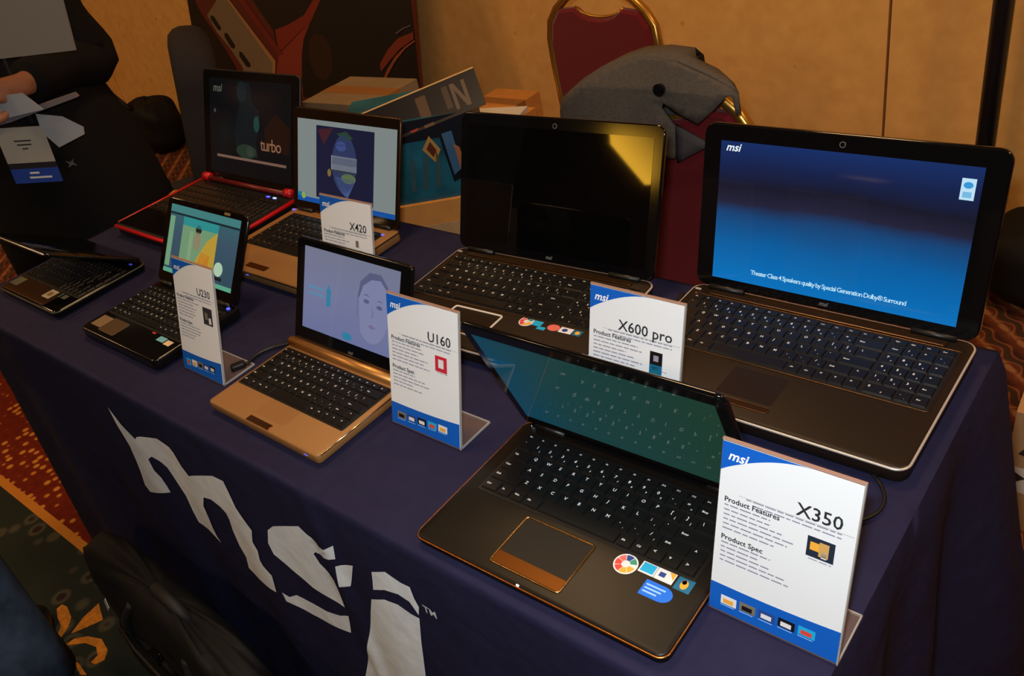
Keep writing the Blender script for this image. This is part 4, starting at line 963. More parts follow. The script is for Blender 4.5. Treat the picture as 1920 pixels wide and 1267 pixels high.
# printed product box
pb = empty('product_box', (cc[0], cc[1], 0.646), A38); tag(pb, 'teal and black printed product box with its dark lid standing open', 'box')
BW, BD, BH = 0.31, 0.22, 0.20
obj('box_body', MB().box(-BW / 2, BW / 2, -BD / 2, BD / 2, 0, BH), mat('box_teal_print', (28, 86, 104), 0.35, noise=0.4, nscale=14), pb)
side = empty('box_face', (0, -BD / 2, 0), 0, pb); bpy.data.objects.remove(side)
def on_face(name, pts, c, k=0):
    """print on the front face (x, z) of the product box"""
    o = obj(name, MB().slab(pts, 0.0003 * (k + 1), 0.0003 * (k + 1) + 0.0002), mat('box_print_%d_%d_%d' % c, c, 0.35), pb, loc=(0, -BD / 2, 0), rot=(PI / 2, 0, 0)); return o
on_face('printed_panel', rect(-0.150, 0.15, 0.15, 0.20), (20, 20, 30))
on_face('printed_emblem', [(0.030, 0.128), (0.052, 0.158), (0.072, 0.122), (0.054, 0.092)], (170, 130, 70), 1)
on_face('printed_emblem', [(0.040, 0.128), (0.052, 0.144), (0.062, 0.122), (0.052, 0.106)], (90, 40, 24), 2)
on_face('printed_picture', [(0.074, 0.168), (0.138, 0.178), (0.148, 0.060), (0.086, 0.038)], (16, 18, 26), 1)
on_face('printed_picture', [(0.082, 0.158), (0.106, 0.162), (0.112, 0.070), (0.090, 0.055)], (60, 96, 130), 2)
on_face('printed_picture', [(0.104, 0.130), (0.116, 0.120), (0.122, 0.064), (0.108, 0.060)], (160, 100, 60), 3)
for k in range(3): on_face('printed_streak', [(-0.02 + 0.03 * k, 0.03), (0.0 + 0.03 * k, 0.12), (0.006 + 0.03 * k, 0.10), (-0.008 + 0.03 * k, 0.03)], (56, 80, 84), 1)
lidp = obj('open_lid', MB().box(-BW / 2 + 0.06, BW / 2 + 0.03, 0, 0.085, 0, 0.004), mat('box_black_print', (22, 18, 24), 0.3), pb, loc=(0.015, -BD / 2, BH - 0.032), rot=(math.radians(62), math.radians(-12), 0))
for pts, c in ((rect(0.035, 0.060, 0.0, 0.07), (84, 60, 42)), ([(0.12, 0.012), (0.128, 0.012), (0.128, 0.055), (0.146, 0.012), (0.156, 0.012), (0.156, 0.07), (0.148, 0.07), (0.148, 0.03), (0.130, 0.07), (0.12, 0.07)], (96, 78, 62)), (ellipse(0.010, 0.012, 0.014, 0.010, 14), (150, 36, 30)), (rect(0.10, 0.114, 0.02, 0.07), (70, 54, 42))):
    obj('lid_print', MB().slab(pts, -0.0004, -0.0001), mat('box_print_%d_%d_%d' % c, c, 0.35), lidp)
    obj('lid_print', MB().slab(pts, 0.0041, 0.0044), mat('box_print_%d_%d_%d' % c, c, 0.35), lidp)
obj('lid_edge', MB().box(-BW / 2 + 0.06, BW / 2 + 0.03, 0.0835, 0.0865, -0.001, 0.005), mat('raw_card_edge', (205, 160, 96), 0.6), lidp)
carton('flat beige carton behind the champagne palm-rest laptop', (-1.725, 1.10), math.radians(4), 0.26, 0.20, 0.80, 0.0, mat('beige_carton', (128, 106, 78), 0.8, noise=0.08, nscale=20))
carton('brown carton on the floor in front of the wall left of the bare chair', (-1.90, 1.84), math.radians(0), 0.20, 0.22, 0.475, 0.0, KRAFT)
cb = carton('brown carton with a white sheet on top between the printed box and the black-screen laptop', (-1.645, 1.45), math.radians(4), 0.28, 0.24, 0.58, 0.0, KRAFT)
sh = obj('white_sheet', MB().box(-0.11, 0.13, -0.10, 0.09, 0, 0.012), mat('paper_white', (214, 208, 200), 0.8)); sh.location = (-1.62, 1.43, 0.5815); sh.rotation_euler = (0, 0, 0.3)
tag(sh, 'small pad of white paper on the brown carton behind the table', 'paper')
cr = carton('brown carton with black markings on the floor beyond the right end of the table', (0.165, 1.235), math.radians(3), 0.40, 0.34, 0.30, 0.0, KRAFT2)
MARK = mat('black_carton_print', (40, 32, 26), 0.7)
mb = MB(); put_text(mb, '?', 0.05, 0, 0, 0); 
for pts in ([(-0.185, 0.20), (-0.165, 0.235), (-0.155, 0.228), (-0.172, 0.196)], [(-0.180, 0.245), (-0.160, 0.262), (-0.155, 0.255), (-0.176, 0.238)], [(-0.19, 0.12), (-0.165, 0.14), (-0.19, 0.155)]):
    obj('carton_mark', MB().slab(pts, 0.0003, 0.0006), MARK, cr, loc=(0, -0.17, 0), rot=(PI / 2, 0, 0))
obj('carton_label', MB().slab(rect(-0.198, -0.150, 0.10, 0.165), 0.0001, 0.0003), mat('paper_white', (214, 208, 200), 0.8), cr, loc=(0, -0.17, 0), rot=(PI / 2, 0, 0))

# ------------------------------------------------------------------ steel upright by the wall
po = empty('metal_pole', (-0.343, 2.02, 0)); tag(po, 'dark metal upright pole standing in front of the wall at right', 'pole')
obj('pole', MB().tube([(0, 0, 0.012), (0, 0, 3.2)], 0.0245, 20), mat('dark_steel_tube', (74, 80, 90), 0.36, 0.85), po, smooth=True)
obj('base_plate', rslab(MB(), -0.09, 0.09, -0.09, 0.09, 0, 0.012, 0.01, 0.002), steel, po)
obj('pole_collar', MB().tube([(0, 0, 1.6), (0, 0, 1.68)], 0.036, 20), BLACK_MATTE, po, smooth=True)

# ------------------------------------------------------------------ bags
NYLON = mat('black_nylon', (13, 12, 12), 0.7, spec=0.25, bump=0.8, bscale=22)
NYLON2 = mat('black_webbing', (18, 17, 17), 0.7)
def lumpy(mb_name, sx, sy, sz, parent, m, loc, seed=0, amp=0.06, shear=0.0, p=3.2):
    """soft superellipsoid bag body"""
    rnd = random.Random(seed); ph = [rnd.uniform(0, 6.28) for _ in range(6)]
    mb = MB(); rings = []; nu, nv = 40, 22
    def sgp(v, e): return math.copysign(abs(v) ** e, v)
    for j in range(nv + 1):
        b = -PI / 2 + PI * j / nv; ring = []
        for i in range(nu):
            a = 2 * PI * i / nu; e = 2 / p
            x = sgp(math.cos(b), e) * sgp(math.cos(a), e); y = sgp(math.cos(b), e) * sgp(math.sin(a), e); z = sgp(math.sin(b), e)
            k = 1 + amp * (math.sin(3 * a + ph[0] + 4 * z) * 0.5 + math.sin(7 * z + ph[1] + 2 * a) * 0.4 + math.sin(11 * a + ph[2] - 3 * z) * 0.22)
            zz = max(-1.0, z * (k if z > 0 else 1)) * sz + sz
            ring.append((x * sx * k + shear * zz, y * sy * k, zz))
        rings.append(ring)
    mb.rings(rings)
    return obj(mb_name, mb, m, parent, loc=loc, smooth=True)
bp_ = empty('backpack', (-1.255, -0.118, 0.0), math.radians(-3)); tag(bp_, 'large black backpack slumped on the carpet against the front of the cloth', 'backpack')
lumpy('bag_body', 0.335, 0.052, 0.20, bp_, NYLON, (0, 0, 0), 3, 0.07, shear=0.45)
lumpy('front_pocket', 0.20, 0.025, 0.10, bp_, NYLON, (0.02, -0.045, 0.03), 5, 0.05, shear=0.5)
obj('carry_handle', MB().tube([(0.15, 0.0, 0.375), (0.17, -0.005, 0.415), (0.24, -0.005, 0.415), (0.26, 0.0, 0.375)], 0.010, 8), NYLON2, bp_, smooth=True)
for sx, o_ in ((-1, 0.0), (1, 0.03)):
    obj('strap', MB().tube(smooth_path([(0.18 + sx * 0.10, -0.040, 0.345), (0.15 + sx * 0.13, -0.056, 0.27), (0.09 + sx * 0.13, -0.060, 0.16 + o_), (0.03 + sx * 0.16, -0.050, 0.05)]), 0.008, 8), NYLON2, bp_, smooth=True)
obj('zip', MB().tube([(-0.02, -0.066, 0.232), (0.07, -0.074, 0.240), (0.18, -0.074, 0.240), (0.27, -0.066, 0.232)], 0.004, 6), mat('zip_metal', (70, 66, 60), 0.4, 0.8), bp_, smooth=True)
for k, (x, z) in enumerate(((0.25, 0.29), (0.20, 0.32), (0.27, 0.20))):
    obj('buckle', rslab(MB(), x - 0.014, x + 0.014, -0.072, -0.058, z - 0.009, z + 0.009, 0.003, 0.001), BLACK_GLOSS, bp_)
tg = obj('luggage_tag', MB().slab([(-0.012, -0.006), (0.010, -0.010), (0.014, 0.004), (-0.008, 0.008)], 0, 0.001), mat('pale_tag', (150, 156, 160), 0.4), bp_, loc=(-0.02, -0.062, 0.30), rot=(math.radians(70), 0.3, -0.2))

fb = empty('shoulder_bag', (-4.62, 1.86, 0)); tag(fb, 'black shoulder bag with straps on the floor by the wall behind the person', 'bag')
lumpy('bag_body', 0.17, 0.12, 0.15, fb, NYLON, (0.05, 0, 0), 8, 0.06)
obj('strap', MB().tube([(-0.10, -0.10, 0.20), (-0.16, -0.14, 0.36), (-0.06, -0.14, 0.40), (0.06, -0.11, 0.28)], 0.013, 8), NYLON2, fb, smooth=True)
obj('strap', MB().tube([(-0.14, -0.06, 0.04), (-0.22, -0.12, 0.14), (-0.24, -0.10, 0.26), (-0.12, -0.08, 0.28)], 0.012, 8), NYLON2, fb, smooth=True)
obj('side_pocket', rslab(MB(), -0.10, 0.02, -0.15, -0.12, 0.06, 0.20, 0.02, 0.008), mat('tan_pocket', (150, 110, 56), 0.7), fb)

rb = empty('equipment_bag', (-0.02, 1.93, 0)); tag(rb, 'black equipment bag on the carpet by the wall beyond the blue-screen laptop', 'bag')
lumpy('bag_body', 0.27, 0.14, 0.125, rb, NYLON, (0, 0, 0), 11, 0.04)
lumpy('bag_flap', 0.20, 0.11, 0.05, rb, NYLON2, (0.04, 0, 0.20), 12, 0.05)
obj('carry_handle', MB().tube([(-0.10, -0.04, 0.24), (-0.06, -0.05, 0.31), (0.06, -0.05, 0.32), (0.12, -0.04, 0.24)], 0.013, 8), NYLON2, rb, smooth=True)
obj('bag_label', rslab(MB(), 0.06, 0.10, -0.165, -0.155, 0.20, 0.26, 0.003, 0.001), mat('paper_white', (214, 208, 200), 0.8), rb)

# ------------------------------------------------------------------ dark upholstered chair behind the left end
OFFG = mat('charcoal_upholstery', (44, 40, 44), 0.85, spec=0.2, noise=0.1, nscale=200)
oc = empty('office_chair', (-2.47, 0.965, 0), math.radians(-30)); tag(oc, 'charcoal upholstered office chair behind the left end of the table', 'chair')
mb = MB(); rings = []
for s, y in ((0.78, 0.066), (0.90, 0.060), (0.97, 0.042), (1.0, 0.02), (1.0, -0.02), (0.97, -0.042), (0.90, -0.060), (0.78, -0.066)):
    rings.append([(x * s, y, 0.31 + (z - 0.31) * s) for x, z in rrect(-0.20, 0.20, 0.0, 0.56, 0.14, 8)])
mb.rings(rings)
o = obj('backrest', mb, OFFG, oc, loc=(0, 0.0, 0.42), rot=(PI / 2 - math.radians(11) - PI / 2, 0, 0)); shade_soft(o, 50)
o = obj('seat', rslab(MB(), -0.20, 0.20, -0.34, 0.0, 0.40, 0.47, 0.08, 0.025), OFFG, oc); shade_soft(o, 60)
obj('back_bracket', MB().tube([(0, -0.05, 0.40), (0, 0.08, 0.42), (0, 0.13, 0.62)], 0.02, 8), BLACK_MATTE, oc, smooth=True)
obj('gas_column', MB().tube([(0, -0.22, 0.08), (0, -0.22, 0.40)], 0.025, 12), steel, oc, smooth=True)
for k in range(5):
    a = 2 * PI * k / 5 + 0.3
    obj('base_arm', MB().tube([(0, -0.22, 0.09), (0.28 * math.cos(a), -0.22 + 0.28 * math.sin(a), 0.06)], [0.022, 0.014], 8), BLACK_MATTE, oc, smooth=True)
    obj('castor', MB().tube([(0.28 * math.cos(a) - 0.012, -0.22 + 0.28 * math.sin(a), 0.027), (0.28 * math.cos(a) + 0.012, -0.22 + 0.28 * math.sin(a), 0.027)], 0.027, 12), BLACK_GLOSS, oc, smooth=True)

# small things on the table
def cord(label, pts, r=0.0022, m=None):
    P = [Vector(p) for p in pts]; out = []
    for i in range(len(P) - 1):
        p0 = P[max(i - 1, 0)]; p1 = P[i]; p2 = P[i + 1]; p3 = P[min(i + 2, len(P) - 1)]
        for k in range(8):
            t = k / 8.0
            out.append(0.5 * ((2 * p1) + (p2 - p0) * t + (2 * p0 - 5 * p1 + 4 * p2 - p3) * t * t + (3 * p1 - p0 - 3 * p2 + p3) * t ** 3))
    out.append(P[-1])
    o = obj('charging_cable', MB().tube(out, r, 8), m or mat('black_cord', (12, 12, 13), 0.5), smooth=True)
    return tag(o, label, 'cord', 'power cords on the table')
z = TZ + 0.0035
cord('black cord looping on the cloth behind the X350 sign', [(-0.085, 0.345, z), (-0.055, 0.338, z), (-0.033, 0.310, z), (-0.034, 0.280, z), (-0.060, 0.255, z), (-0.120, 0.245, z)])
cord('black cord lying at the left of the champagne netbook', [(-0.985, 0.140, z), (-0.992, 0.165, z), (-0.985, 0.190, z), (-0.962, 0.214, z), (-0.930, 0.235, z), (-0.88, 0.245, z)], 0.003)
cord('black cord behind the laptop between the two large laptops', [(-0.470, 0.560, z), (-0.450, 0.525, z), (-0.438, 0.520, z), (-0.430, 0.545, z), (-0.435, 0.590, z)], 0.003)
ad = obj('power_plug', rslab(MB(), -0.012, 0.012, -0.007, 0.007, 0, 0.011, 0.004, 0.002), BLACK_MATTE, loc=(-0.992, 0.128, TZ + 0.0005), rot=(0, 0, 1.1))
tag(ad, 'small black plug on the cloth left of the champagne netbook', 'plug')
br = obj('leaflet', MB().box(-0.055, 0.055, -0.04, 0.04, 0, 0.0015), mat('gold_gloss_paper', (196, 132, 50), 0.25, spec=0.7), loc=(-1.785, 0.535, TZ + 0.0005), rot=(0, 0, 0.5))
tag(br, 'glossy gold leaflet on the cloth at the back left table corner', 'leaflet')

# ------------------------------------------------------------------ people
SKIN = mat('skin', (168, 110, 78), 0.55, spec=0.35, noise=0.06, nscale=60)
HAIR = mat('dark_hair', (26, 19, 15), 0.55)
BLACKWOOL = mat('black_coat_cloth', (13, 12, 13), 0.85, spec=0.2, noise=0.2, nscale=80)
DENIM = mat('blue_denim', (50, 64, 88), 0.85, spec=0.15, noise=0.45, nscale=16)
SHOE = mat('black_leather', (11, 10, 10), 0.55)

def figure(joints, edges, name, root, m, levels=2):
    """one continuous skinned body; joints: name -> ((x,y,z), (rx,ry))"""
    names = list(joints); idx = {n: i for i, n in enumerate(names)}
    me = bpy.data.meshes.new(name); me.from_pydata([joints[n][0] for n in names], [(idx[a], idx[b]) for a, b in edges], [])
    o = bpy.data.objects.new(name, me); COL.objects.link(o)
    md = o.modifiers.new('skin', 'SKIN'); md.use_smooth_shade = True
    sk = me.skin_vertices[0].data if len(me.skin_vertices) else None
    if sk is None:
        bpy.context.view_layer.objects.active = o
        bm = bmesh.new(); bm.from_mesh(me); ly = bm.verts.layers.skin.verify(); bm.to_mesh(me); bm.free()
        sk = me.skin_vertices[0].data
    for n in names:
        r = joints[n][1]; sk[idx[n]].radius = r if isinstance(r, tuple) else (r, r)
    for s in sk: s.use_root = False
    sk[idx['pelvis']].use_root = True
    sb = o.modifiers.new('smooth', 'SUBSURF'); sb.levels = levels; sb.render_levels = levels
    dg = bpy.context.evaluated_depsgraph_get(); dg.update()
    fin = bpy.data.meshes.new_from_object(o.evaluated_get(dg))
    bpy.data.objects.remove(o)
    b = obj(name, fin, m, root, smooth=True)
    return b

def hand(J, E, wrist, palm, tip, side_v, curl, key):
    """five fingers: wrist, knuckle row and chains with two bends"""
    W, P, Tt = Vector(wrist), Vector(palm), Vector(tip)
    d = (P - W).normalized(); s = Vector(side_v).normalized(); c = Vector(curl).normalized()
    J[key + '_palm'] = (tuple(P), (0.030, 0.017)); E.append((key + '_wrist', key + '_palm'))
    for k, (off, ln) in enumerate(((-0.030, 0.068), (-0.010, 0.078), (0.010, 0.074), (0.029, 0.058))):
        a = P + d * 0.040 + s * off; b_ = a + d * ln * 0.42 + c * ln * 0.10; c1 = b_ + d * ln * 0.22 + c * ln * 0.32; e = c1 - d * ln * 0.05 + c * ln * 0.30
        for q, (pt, r) in enumerate(((a, 0.0100), (b_, 0.0092), (c1, 0.0085), (e, 0.0070))):
            J['%s_f%d_%d' % (key, k, q)] = (tuple(pt), r)
            E.append((key + '_palm' if q == 0 else '%s_f%d_%d' % (key, k, q - 1), '%s_f%d_%d' % (key, k, q)))
    a = W + d * 0.035 + s * -0.036; b_ = a + d * 0.028 + s * -0.020 + c * 0.012; e = b_ + d * 0.028 + c * 0.014
    for q, (pt, r) in enumerate(((a, 0.012), (b_, 0.0105), (e, 0.008))):
        J['%s_t_%d' % (key, q)] = (tuple(pt), r); E.append((key + '_palm' if q == 0 else '%s_t_%d' % (key, q - 1), '%s_t_%d' % (key, q)))

def person_base(name, label, loc, rz, arms, legs, height_k=1.0):
    root = empty(name, loc, rz); tag(root, label, 'person')
    J = {'pelvis': ((0, 0.01, 0.95), (0.135, 0.10)), 'belly': ((0, 0.0, 1.10), (0.125, 0.095)), 'chest': ((0, 0.01, 1.30), (0.150, 0.105)), 'neckbase': ((0, 0.02, 1.46), (0.075, 0.065)),
         'neck': ((0, 0.01, 1.54), (0.052, 0.055)), 'jaw': ((0, -0.025, 1.60), (0.062, 0.070)), 'face': ((0, -0.012, 1.67), (0.074, 0.092)), 'crown': ((0, 0.0, 1.745), (0.066, 0.082))}
    E = [('pelvis', 'belly'), ('belly', 'chest'), ('chest', 'neckbase'), ('neckbase', 'neck'), ('neck', 'jaw'), ('jaw', 'face'), ('face', 'crown')]
    for k, (sh, el, wr, pl, tip, sv, cu) in arms.items():
        J[k + '_shoulder'] = (sh, 0.058); J[k + '_elbow'] = (el, 0.043); J[k + '_mid'] = (tuple((Vector(el) * 0.6 + Vector(wr) * 0.4)), 0.042); J[k + '_wrist'] = (wr, (0.029, 0.023))
        E += [('chest', k + '_shoulder'), (k + '_shoulder', k + '_elbow'), (k + '_elbow', k + '_mid'), (k + '_mid', k + '_wrist')]
        hand(J, E, wr, pl, tip, sv, cu, k)
    for k, (hp, kn, an, to) in legs.items():
        J[k + '_hip'] = (hp, 0.088); J[k + '_knee'] = (kn, 0.058); J[k + '_calf'] = (tuple(Vector(kn) * 0.65 + Vector(an) * 0.35 + Vector((0, 0.015, 0))), 0.056); J[k + '_ankle'] = (an, 0.036); J[k + '_toe'] = (to, (0.036, 0.025))
        E += [('pelvis', k + '_hip'), (k + '_hip', k + '_knee'), (k + '_knee', k + '_calf'), (k + '_calf', k + '_ankle'), (k + '_ankle', k + '_toe')]
    body = figure(J, E, 'body', root, SKIN)
    # face and hair
    for sx in (-1, 1):
        obj('eye', MB().rings([[(sx * 0.030 + 0.011 * math.cos(q) * s, -0.094 - y, 1.675 + 0.007 * math.sin(q) * s) for q in [2 * PI * i / 10 for i in range(10)]] for s, y in ((1, 0), (0.6, 0.004), (0.1, 0.005))]), mat('eye_white', (210, 205, 200), 0.2), root)
        obj('ear', MB().tube([(sx * 0.076, 0.0, 1.64), (sx * 0.086, 0.008, 1.67), (sx * 0.082, 0.016, 1.70)], [0.008, 0.014, 0.010], 8), SKIN, root, smooth=True)
    obj('nose', MB().tube([(0, -0.098, 1.685), (0, -0.112, 1.66), (0, -0.116, 1.645), (0, -0.100, 1.638)], [0.007, 0.010, 0.013, 0.009], 8), SKIN, root, smooth=True)
    obj('mouth', MB().tube([(-0.022, -0.090, 1.612), (0, -0.098, 1.613), (0.022, -0.090, 1.612)], [0.003, 0.0065, 0.003], 8), mat('lips', (140, 74, 66), 0.5), root, smooth=True)
    mb = MB(); rings = []
    for j in range(11):
        b = PI * 0.56 * j / 10 + 0.02; ring = []
        for i in range(24):
            a = 2 * PI * i / 24; fr_ = max(0, -math.sin(a)); bb = b * (1 - 0.36 * fr_)
            ring.append((0.088 * math.sin(bb) * math.cos(a), 0.002 + 0.104 * math.sin(bb) * math.sin(a), 1.700 + 0.105 * math.cos(bb)))
        rings.append(ring)
    mb.rings(rings, 0, True, False)
    o = obj('hair', mb, HAIR, root, smooth=True); sd = o.modifiers.new('thickness', 'SOLIDIFY'); sd.thickness = 0.012
    return root, J

def ellring(cx, cy, z, rx, ry, n=28, wob=0.0, ph=0.0):
    return [(cx + rx * math.cos(2 * PI * i / n) * (1 + wob * math.sin(5 * 2 * PI * i / n + ph)), cy + ry * math.sin(2 * PI * i / n) * (1 + wob * math.sin(5 * 2 * PI * i / n + ph)), z) for i in range(n)]

# person in the black coat at the left end
arms = {'left': ((0.150, 0.02, 1.43), (0.175, 0.04, 1.045), (0.150, -0.215, 1.052), (0.105, -0.262, 1.058), (0.05, -0.3, 1.07), (0.0, 0.1, 1.0), (-0.9, -0.2, -0.3)),
        'right': ((-0.185, 0.02, 1.43), (-0.27, 0.03, 1.10), (-0.17, -0.22, 1.12), (-0.13, -0.28, 1.13), (-0.08, -0.3, 1.15), (0.0, 0.1, -1.0), (0.9, -0.2, 0.3))}
legs = {'left': ((0.095, 0.01, 0.90), (0.105, -0.01, 0.50), (0.11, 0.03, 0.09), (0.12, -0.11, 0.035)), 'right': ((-0.095, 0.01, 0.90), (-0.105, -0.01, 0.50), (-0.11, 0.03, 0.09), (-0.12, -0.11, 0.035))}
pr, _ = person_base('person', 'person in a long black coat holding papers at the left end of the table', (-2.32, 0.48, 0), math.radians(38.5), arms, legs)
mb = MB()
mb.rings([ellring(0, 0.015, zz, rx, ry, 32, wb_, p_) for zz, rx, ry, wb_, p_ in ((0.50, 0.262, 0.190, 0.03, 0.4), (0.62, 0.258, 0.185, 0.03, 0.5), (0.75, 0.250, 0.178, 0.025, 0.6), (0.90, 0.222, 0.165, 0.02, 0.8), (1.02, 0.190, 0.152, 0.01, 1.0), (1.15, 0.178, 0.148, 0.0, 0), (1.30, 0.178, 0.145, 0, 0), (1.40, 0.178, 0.130, 0, 0), (1.455, 0.160, 0.105, 0, 0), (1.49, 0.085, 0.080, 0, 0))], 0, False, False)
o = obj('coat', mb, BLACKWOOL, pr, smooth=True); sd = o.modifiers.new('thickness', 'SOLIDIFY'); sd.thickness = 0.008
for k in ('left', 'right'):
    sh, el, wr = [Vector(q) for q in arms[k][:3]]
    path = [sh + Vector((-0.07 * (1 if sh.x > 0 else -1), 0, 0.0)), sh.lerp(el, 0.10), sh.lerp(el, 0.35), sh.lerp(el, 0.75), el + Vector((0.02 if k == 'left' else -0.02, 0.015, -0.012)), el.lerp(wr, 0.35), el.lerp(wr, 0.7), el.lerp(wr, 0.93)]
    path, rad = smooth_path(path, [0.078, 0.090, 0.076, 0.070, 0.068, 0.062, 0.054, 0.050])
    obj('coat_sleeve', MB().tube(path, rad, 18), BLACKWOOL, pr, smooth=True)
for sx in (-1, 1):
    obj('trouser_leg', MB().tube([(sx * 0.095, 0.01, 0.86), (sx * 0.105, 0.0, 0.50), (sx * 0.11, 0.02, 0.07)], [0.105, 0.088, 0.085], 14), mat('black_trousers', (16, 15, 16), 0.85), pr, smooth=True)
    mbx = MB(); mbx.rings([[(sx * 0.115 + x, -0.05 + y, zz) for x, y in rrect(-0.045 * s, 0.045 * s, -0.13 * s2, 0.11 * s2, 0.04, 5)] for s, s2, zz in ((1, 1, 0), (1.02, 1.02, 0.03), (0.9, 0.9, 0.055), (0.7, 0.55, 0.085))])
    obj('shoe', mbx, SHOE, pr, smooth=True)
obj('coat_emblem', MB().slab([(-0.010, -0.008), (0.002, -0.004), (0.012, -0.010), (0.006, 0.002), (0.012, 0.010), (0.0, 0.004), (-0.010, 0.010), (-0.004, 0.0)], 0, 0.001), mat('grey_embroidery', (92, 88, 86), 0.8), pr, loc=(0.135, -0.158, 0.83), rot=(PI / 2, 0, 0.45))
def at_person(x, y, zz):
    a = math.radians(38.5); return (-2.32 + x * math.cos(a) - y * math.sin(a), 0.48 + x * math.sin(a) + y * math.cos(a), zz)
def held(name, label, cat, pts, y, tilt, m, th=0.002):
    cx = sum(p[0] for p in pts) / len(pts); cz = sum(p[1] for p in pts) / len(pts)
    o = obj(name, MB().slab([(p[0] - cx, p[1] - cz) for p in pts], 0, th), m, None, loc=at_person(cx, y, cz), rot=(PI / 2 - tilt, 0, math.radians(38.5)))
    tag(o, label, cat); return o
GREYP = mat('grey_folder', (122, 118, 114), 0.7); PAPER = mat('paper_cool', (170, 172, 178), 0.7)
held('folder', 'large light grey folder held up by the person in the black coat', 'folder', [(-0.08, 1.150), (0.352, 1.118), (0.41, 1.40), (-0.03, 1.42)], -0.285, 0.0, GREYP, 0.004)
held('brochure', 'pale brochure held under the hand of the person in the black coat', 'brochure', [(-0.05, 1.06), (0.17, 1.045), (0.20, 1.000), (-0.06, 0.990)], -0.262, math.radians(0), PAPER, 0.003)
held('magazine', 'thin grey magazine tilted above the name badge', 'magazine', [(-0.06, 0.992), (0.10, 0.998), (0.28, 1.020), (0.285, 1.010), (0.10, 0.982), (-0.06, 0.972)], -0.240, 0.0, mat('magazine_mauve', (128, 118, 122), 0.5), 0.012)
held('leaflet', 'crumpled white leaflet tucked beside the name badge', 'leaflet', [(0.155, 0.985), (0.215, 0.968), (0.255, 0.935), (0.25, 0.918), (0.175, 0.898), (0.150, 0.94)], -0.232, math.radians(4), PAPER, 0.002)
bdg = empty('name_badge', at_person(0.082, -0.236, 0.830), math.radians(38.5)); tag(bdg, 'white and blue conference name badge hanging at the coat front', 'badge')
obj('badge_card', MB().slab(rect(-0.058, 0.062, 0.045, 0.135), 0, 0.002), mat('badge_card', (186, 180, 168), 0.5), bdg, rot=(PI / 2, 0.12, 0))
obj('badge_stripe', MB().slab(rect(-0.058, 0.062, -0.008, 0.030), 0, 0.002), mat('badge_blue', (46, 78, 176), 0.5), bdg, rot=(PI / 2, 0.12, 0))
obj('badge_band', MB().slab(rect(-0.058, 0.062, 0.030, 0.045), 0, 0.0018), mat('badge_dark', (50, 44, 52), 0.4), bdg, rot=(PI / 2, 0.12, 0))
mb = MB()
for y, x0, x1 in ((0.100, -0.020, 0.022), (0.090, -0.016, 0.020), (0.080, -0.006, 0.008)): mb.poly(rect(x0, x1, y, y + 0.0032), 0.0026)
obj('badge_print', mb, PBLACK, bdg, rot=(PI / 2, 0.12, 0), kind='stuff')
mb = MB()
for y, x0, x1 in ((0.016, -0.012, 0.012), (0.004, -0.016, 0.040)): mb.poly(rect(x0, x1, y, y + 0.005), 0.0026)
obj('badge_stripe_print', mb, PWHITE, bdg, rot=(PI / 2, 0.12, 0), kind='stuff')
obj('lanyard', MB().tube([(-0.055, 0.0, 0.135), (-0.08, 0.03, 0.30), (-0.10, 0.06, 0.55), (-0.07, 0.16, 0.68)], 0.004, 6), mat('lanyard_black', (24, 24, 28), 0.7), bdg, smooth=True)
obj('lanyard', MB().tube([(0.058, 0.0, 0.135), (0.05, 0.03, 0.30), (0.02, 0.06, 0.55), (-0.01, 0.16, 0.68)], 0.004, 6), mat('lanyard_black', (24, 24, 28), 0.7), bdg, smooth=True)

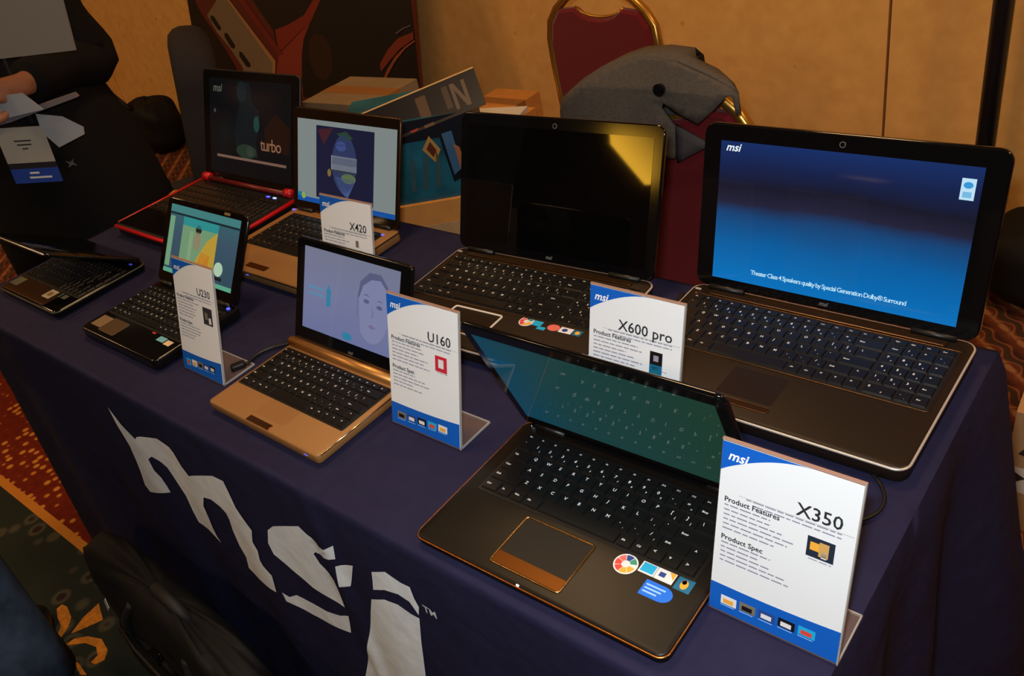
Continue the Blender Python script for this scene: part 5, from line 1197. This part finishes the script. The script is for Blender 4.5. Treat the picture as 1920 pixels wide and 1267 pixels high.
# person in jeans at the bottom left, mostly out of the picture
arms2 = {'left': ((-0.185, 0.02, 1.43), (-0.24, 0.04, 1.14), (-0.22, -0.10, 0.92), (-0.215, -0.13, 0.86), (-0.2, -0.15, 0.8), (0.2, 1.0, 0.0), (0.2, -0.9, -0.3)),
         'right': ((0.185, 0.02, 1.43), (0.24, 0.04, 1.14), (0.22, -0.10, 0.92), (0.215, -0.13, 0.86), (0.2, -0.15, 0.8), (-0.2, 1.0, 0.0), (-0.2, -0.9, -0.3))}
legs2 = {'left': ((-0.095, 0.01, 0.90), (-0.11, -0.03, 0.50), (-0.12, 0.04, 0.09), (-0.13, -0.10, 0.035)), 'right': ((0.095, 0.01, 0.90), (0.11, -0.05, 0.50), (0.12, 0.02, 0.09), (0.13, -0.12, 0.035))}
JX, JY, JR = -1.640, -0.440, math.radians(250)
pj, _ = person_base('person', 'person in blue jeans standing at the lower left with only one leg in view', (JX, JY, 0), JR, arms2, legs2)
for sx in (-1, 1):
    mb = MB(); mb.rings([ellring(sx * x, y, zz, rr, rr * 1.05, 20, 0.02, zz * 9) for x, y, zz, rr in ((0.122, 0.035, 0.03, 0.092), (0.12, 0.03, 0.12, 0.090), (0.115, 0.0, 0.32, 0.088), (0.11, -0.035, 0.50, 0.092), (0.10, -0.01, 0.70, 0.104), (0.09, 0.01, 0.88, 0.115), (0.07, 0.01, 1.0, 0.115))], 0, False, False)
    o = obj('jeans_leg', mb, DENIM, pj, smooth=True); sd = o.modifiers.new('thickness', 'SOLIDIFY'); sd.thickness = 0.003
    mbx = MB(); mbx.rings([[(sx * 0.125 + x, -0.06 + y, zz) for x, y in rrect(-0.048 * s, 0.048 * s, -0.14 * s2, 0.12 * s2, 0.042, 5)] for s, s2, zz in ((1, 1, 0), (1.02, 1.02, 0.03), (0.9, 0.9, 0.055), (0.7, 0.55, 0.09))])
    obj('shoe', mbx, SHOE, pj, smooth=True)
mb = MB(); mb.rings([ellring(0, 0.012, zz, rx, ry, 28) for zz, rx, ry in ((0.86, 0.222, 0.185), (0.95, 0.212, 0.175), (1.05, 0.195, 0.155), (1.20, 0.190, 0.145), (1.34, 0.205, 0.145), (1.42, 0.195, 0.125), (1.46, 0.14, 0.10), (1.49, 0.085, 0.08))], 0, False, False)
o = obj('jacket', mb, mat('dark_jacket_cloth', (30, 30, 34), 0.8), pj, smooth=True); sd = o.modifiers.new('thickness', 'SOLIDIFY'); sd.thickness = 0.006
for k in ('left', 'right'):
    sh, el, wr = [Vector(q) for q in arms2[k][:3]]
    obj('jacket_sleeve', MB().tube(*smooth_path([sh + Vector((-0.10 * (1 if sh.x > 0 else -1), 0, 0.0)), sh + Vector((0, 0, 0.0)), sh.lerp(el, 0.5), el, el.lerp(wr, 0.5), el.lerp(wr, 0.93)], [0.078, 0.092, 0.078, 0.068, 0.058, 0.050]), 14), mat('dark_jacket_cloth', (30, 30, 34), 0.8), pj, smooth=True)
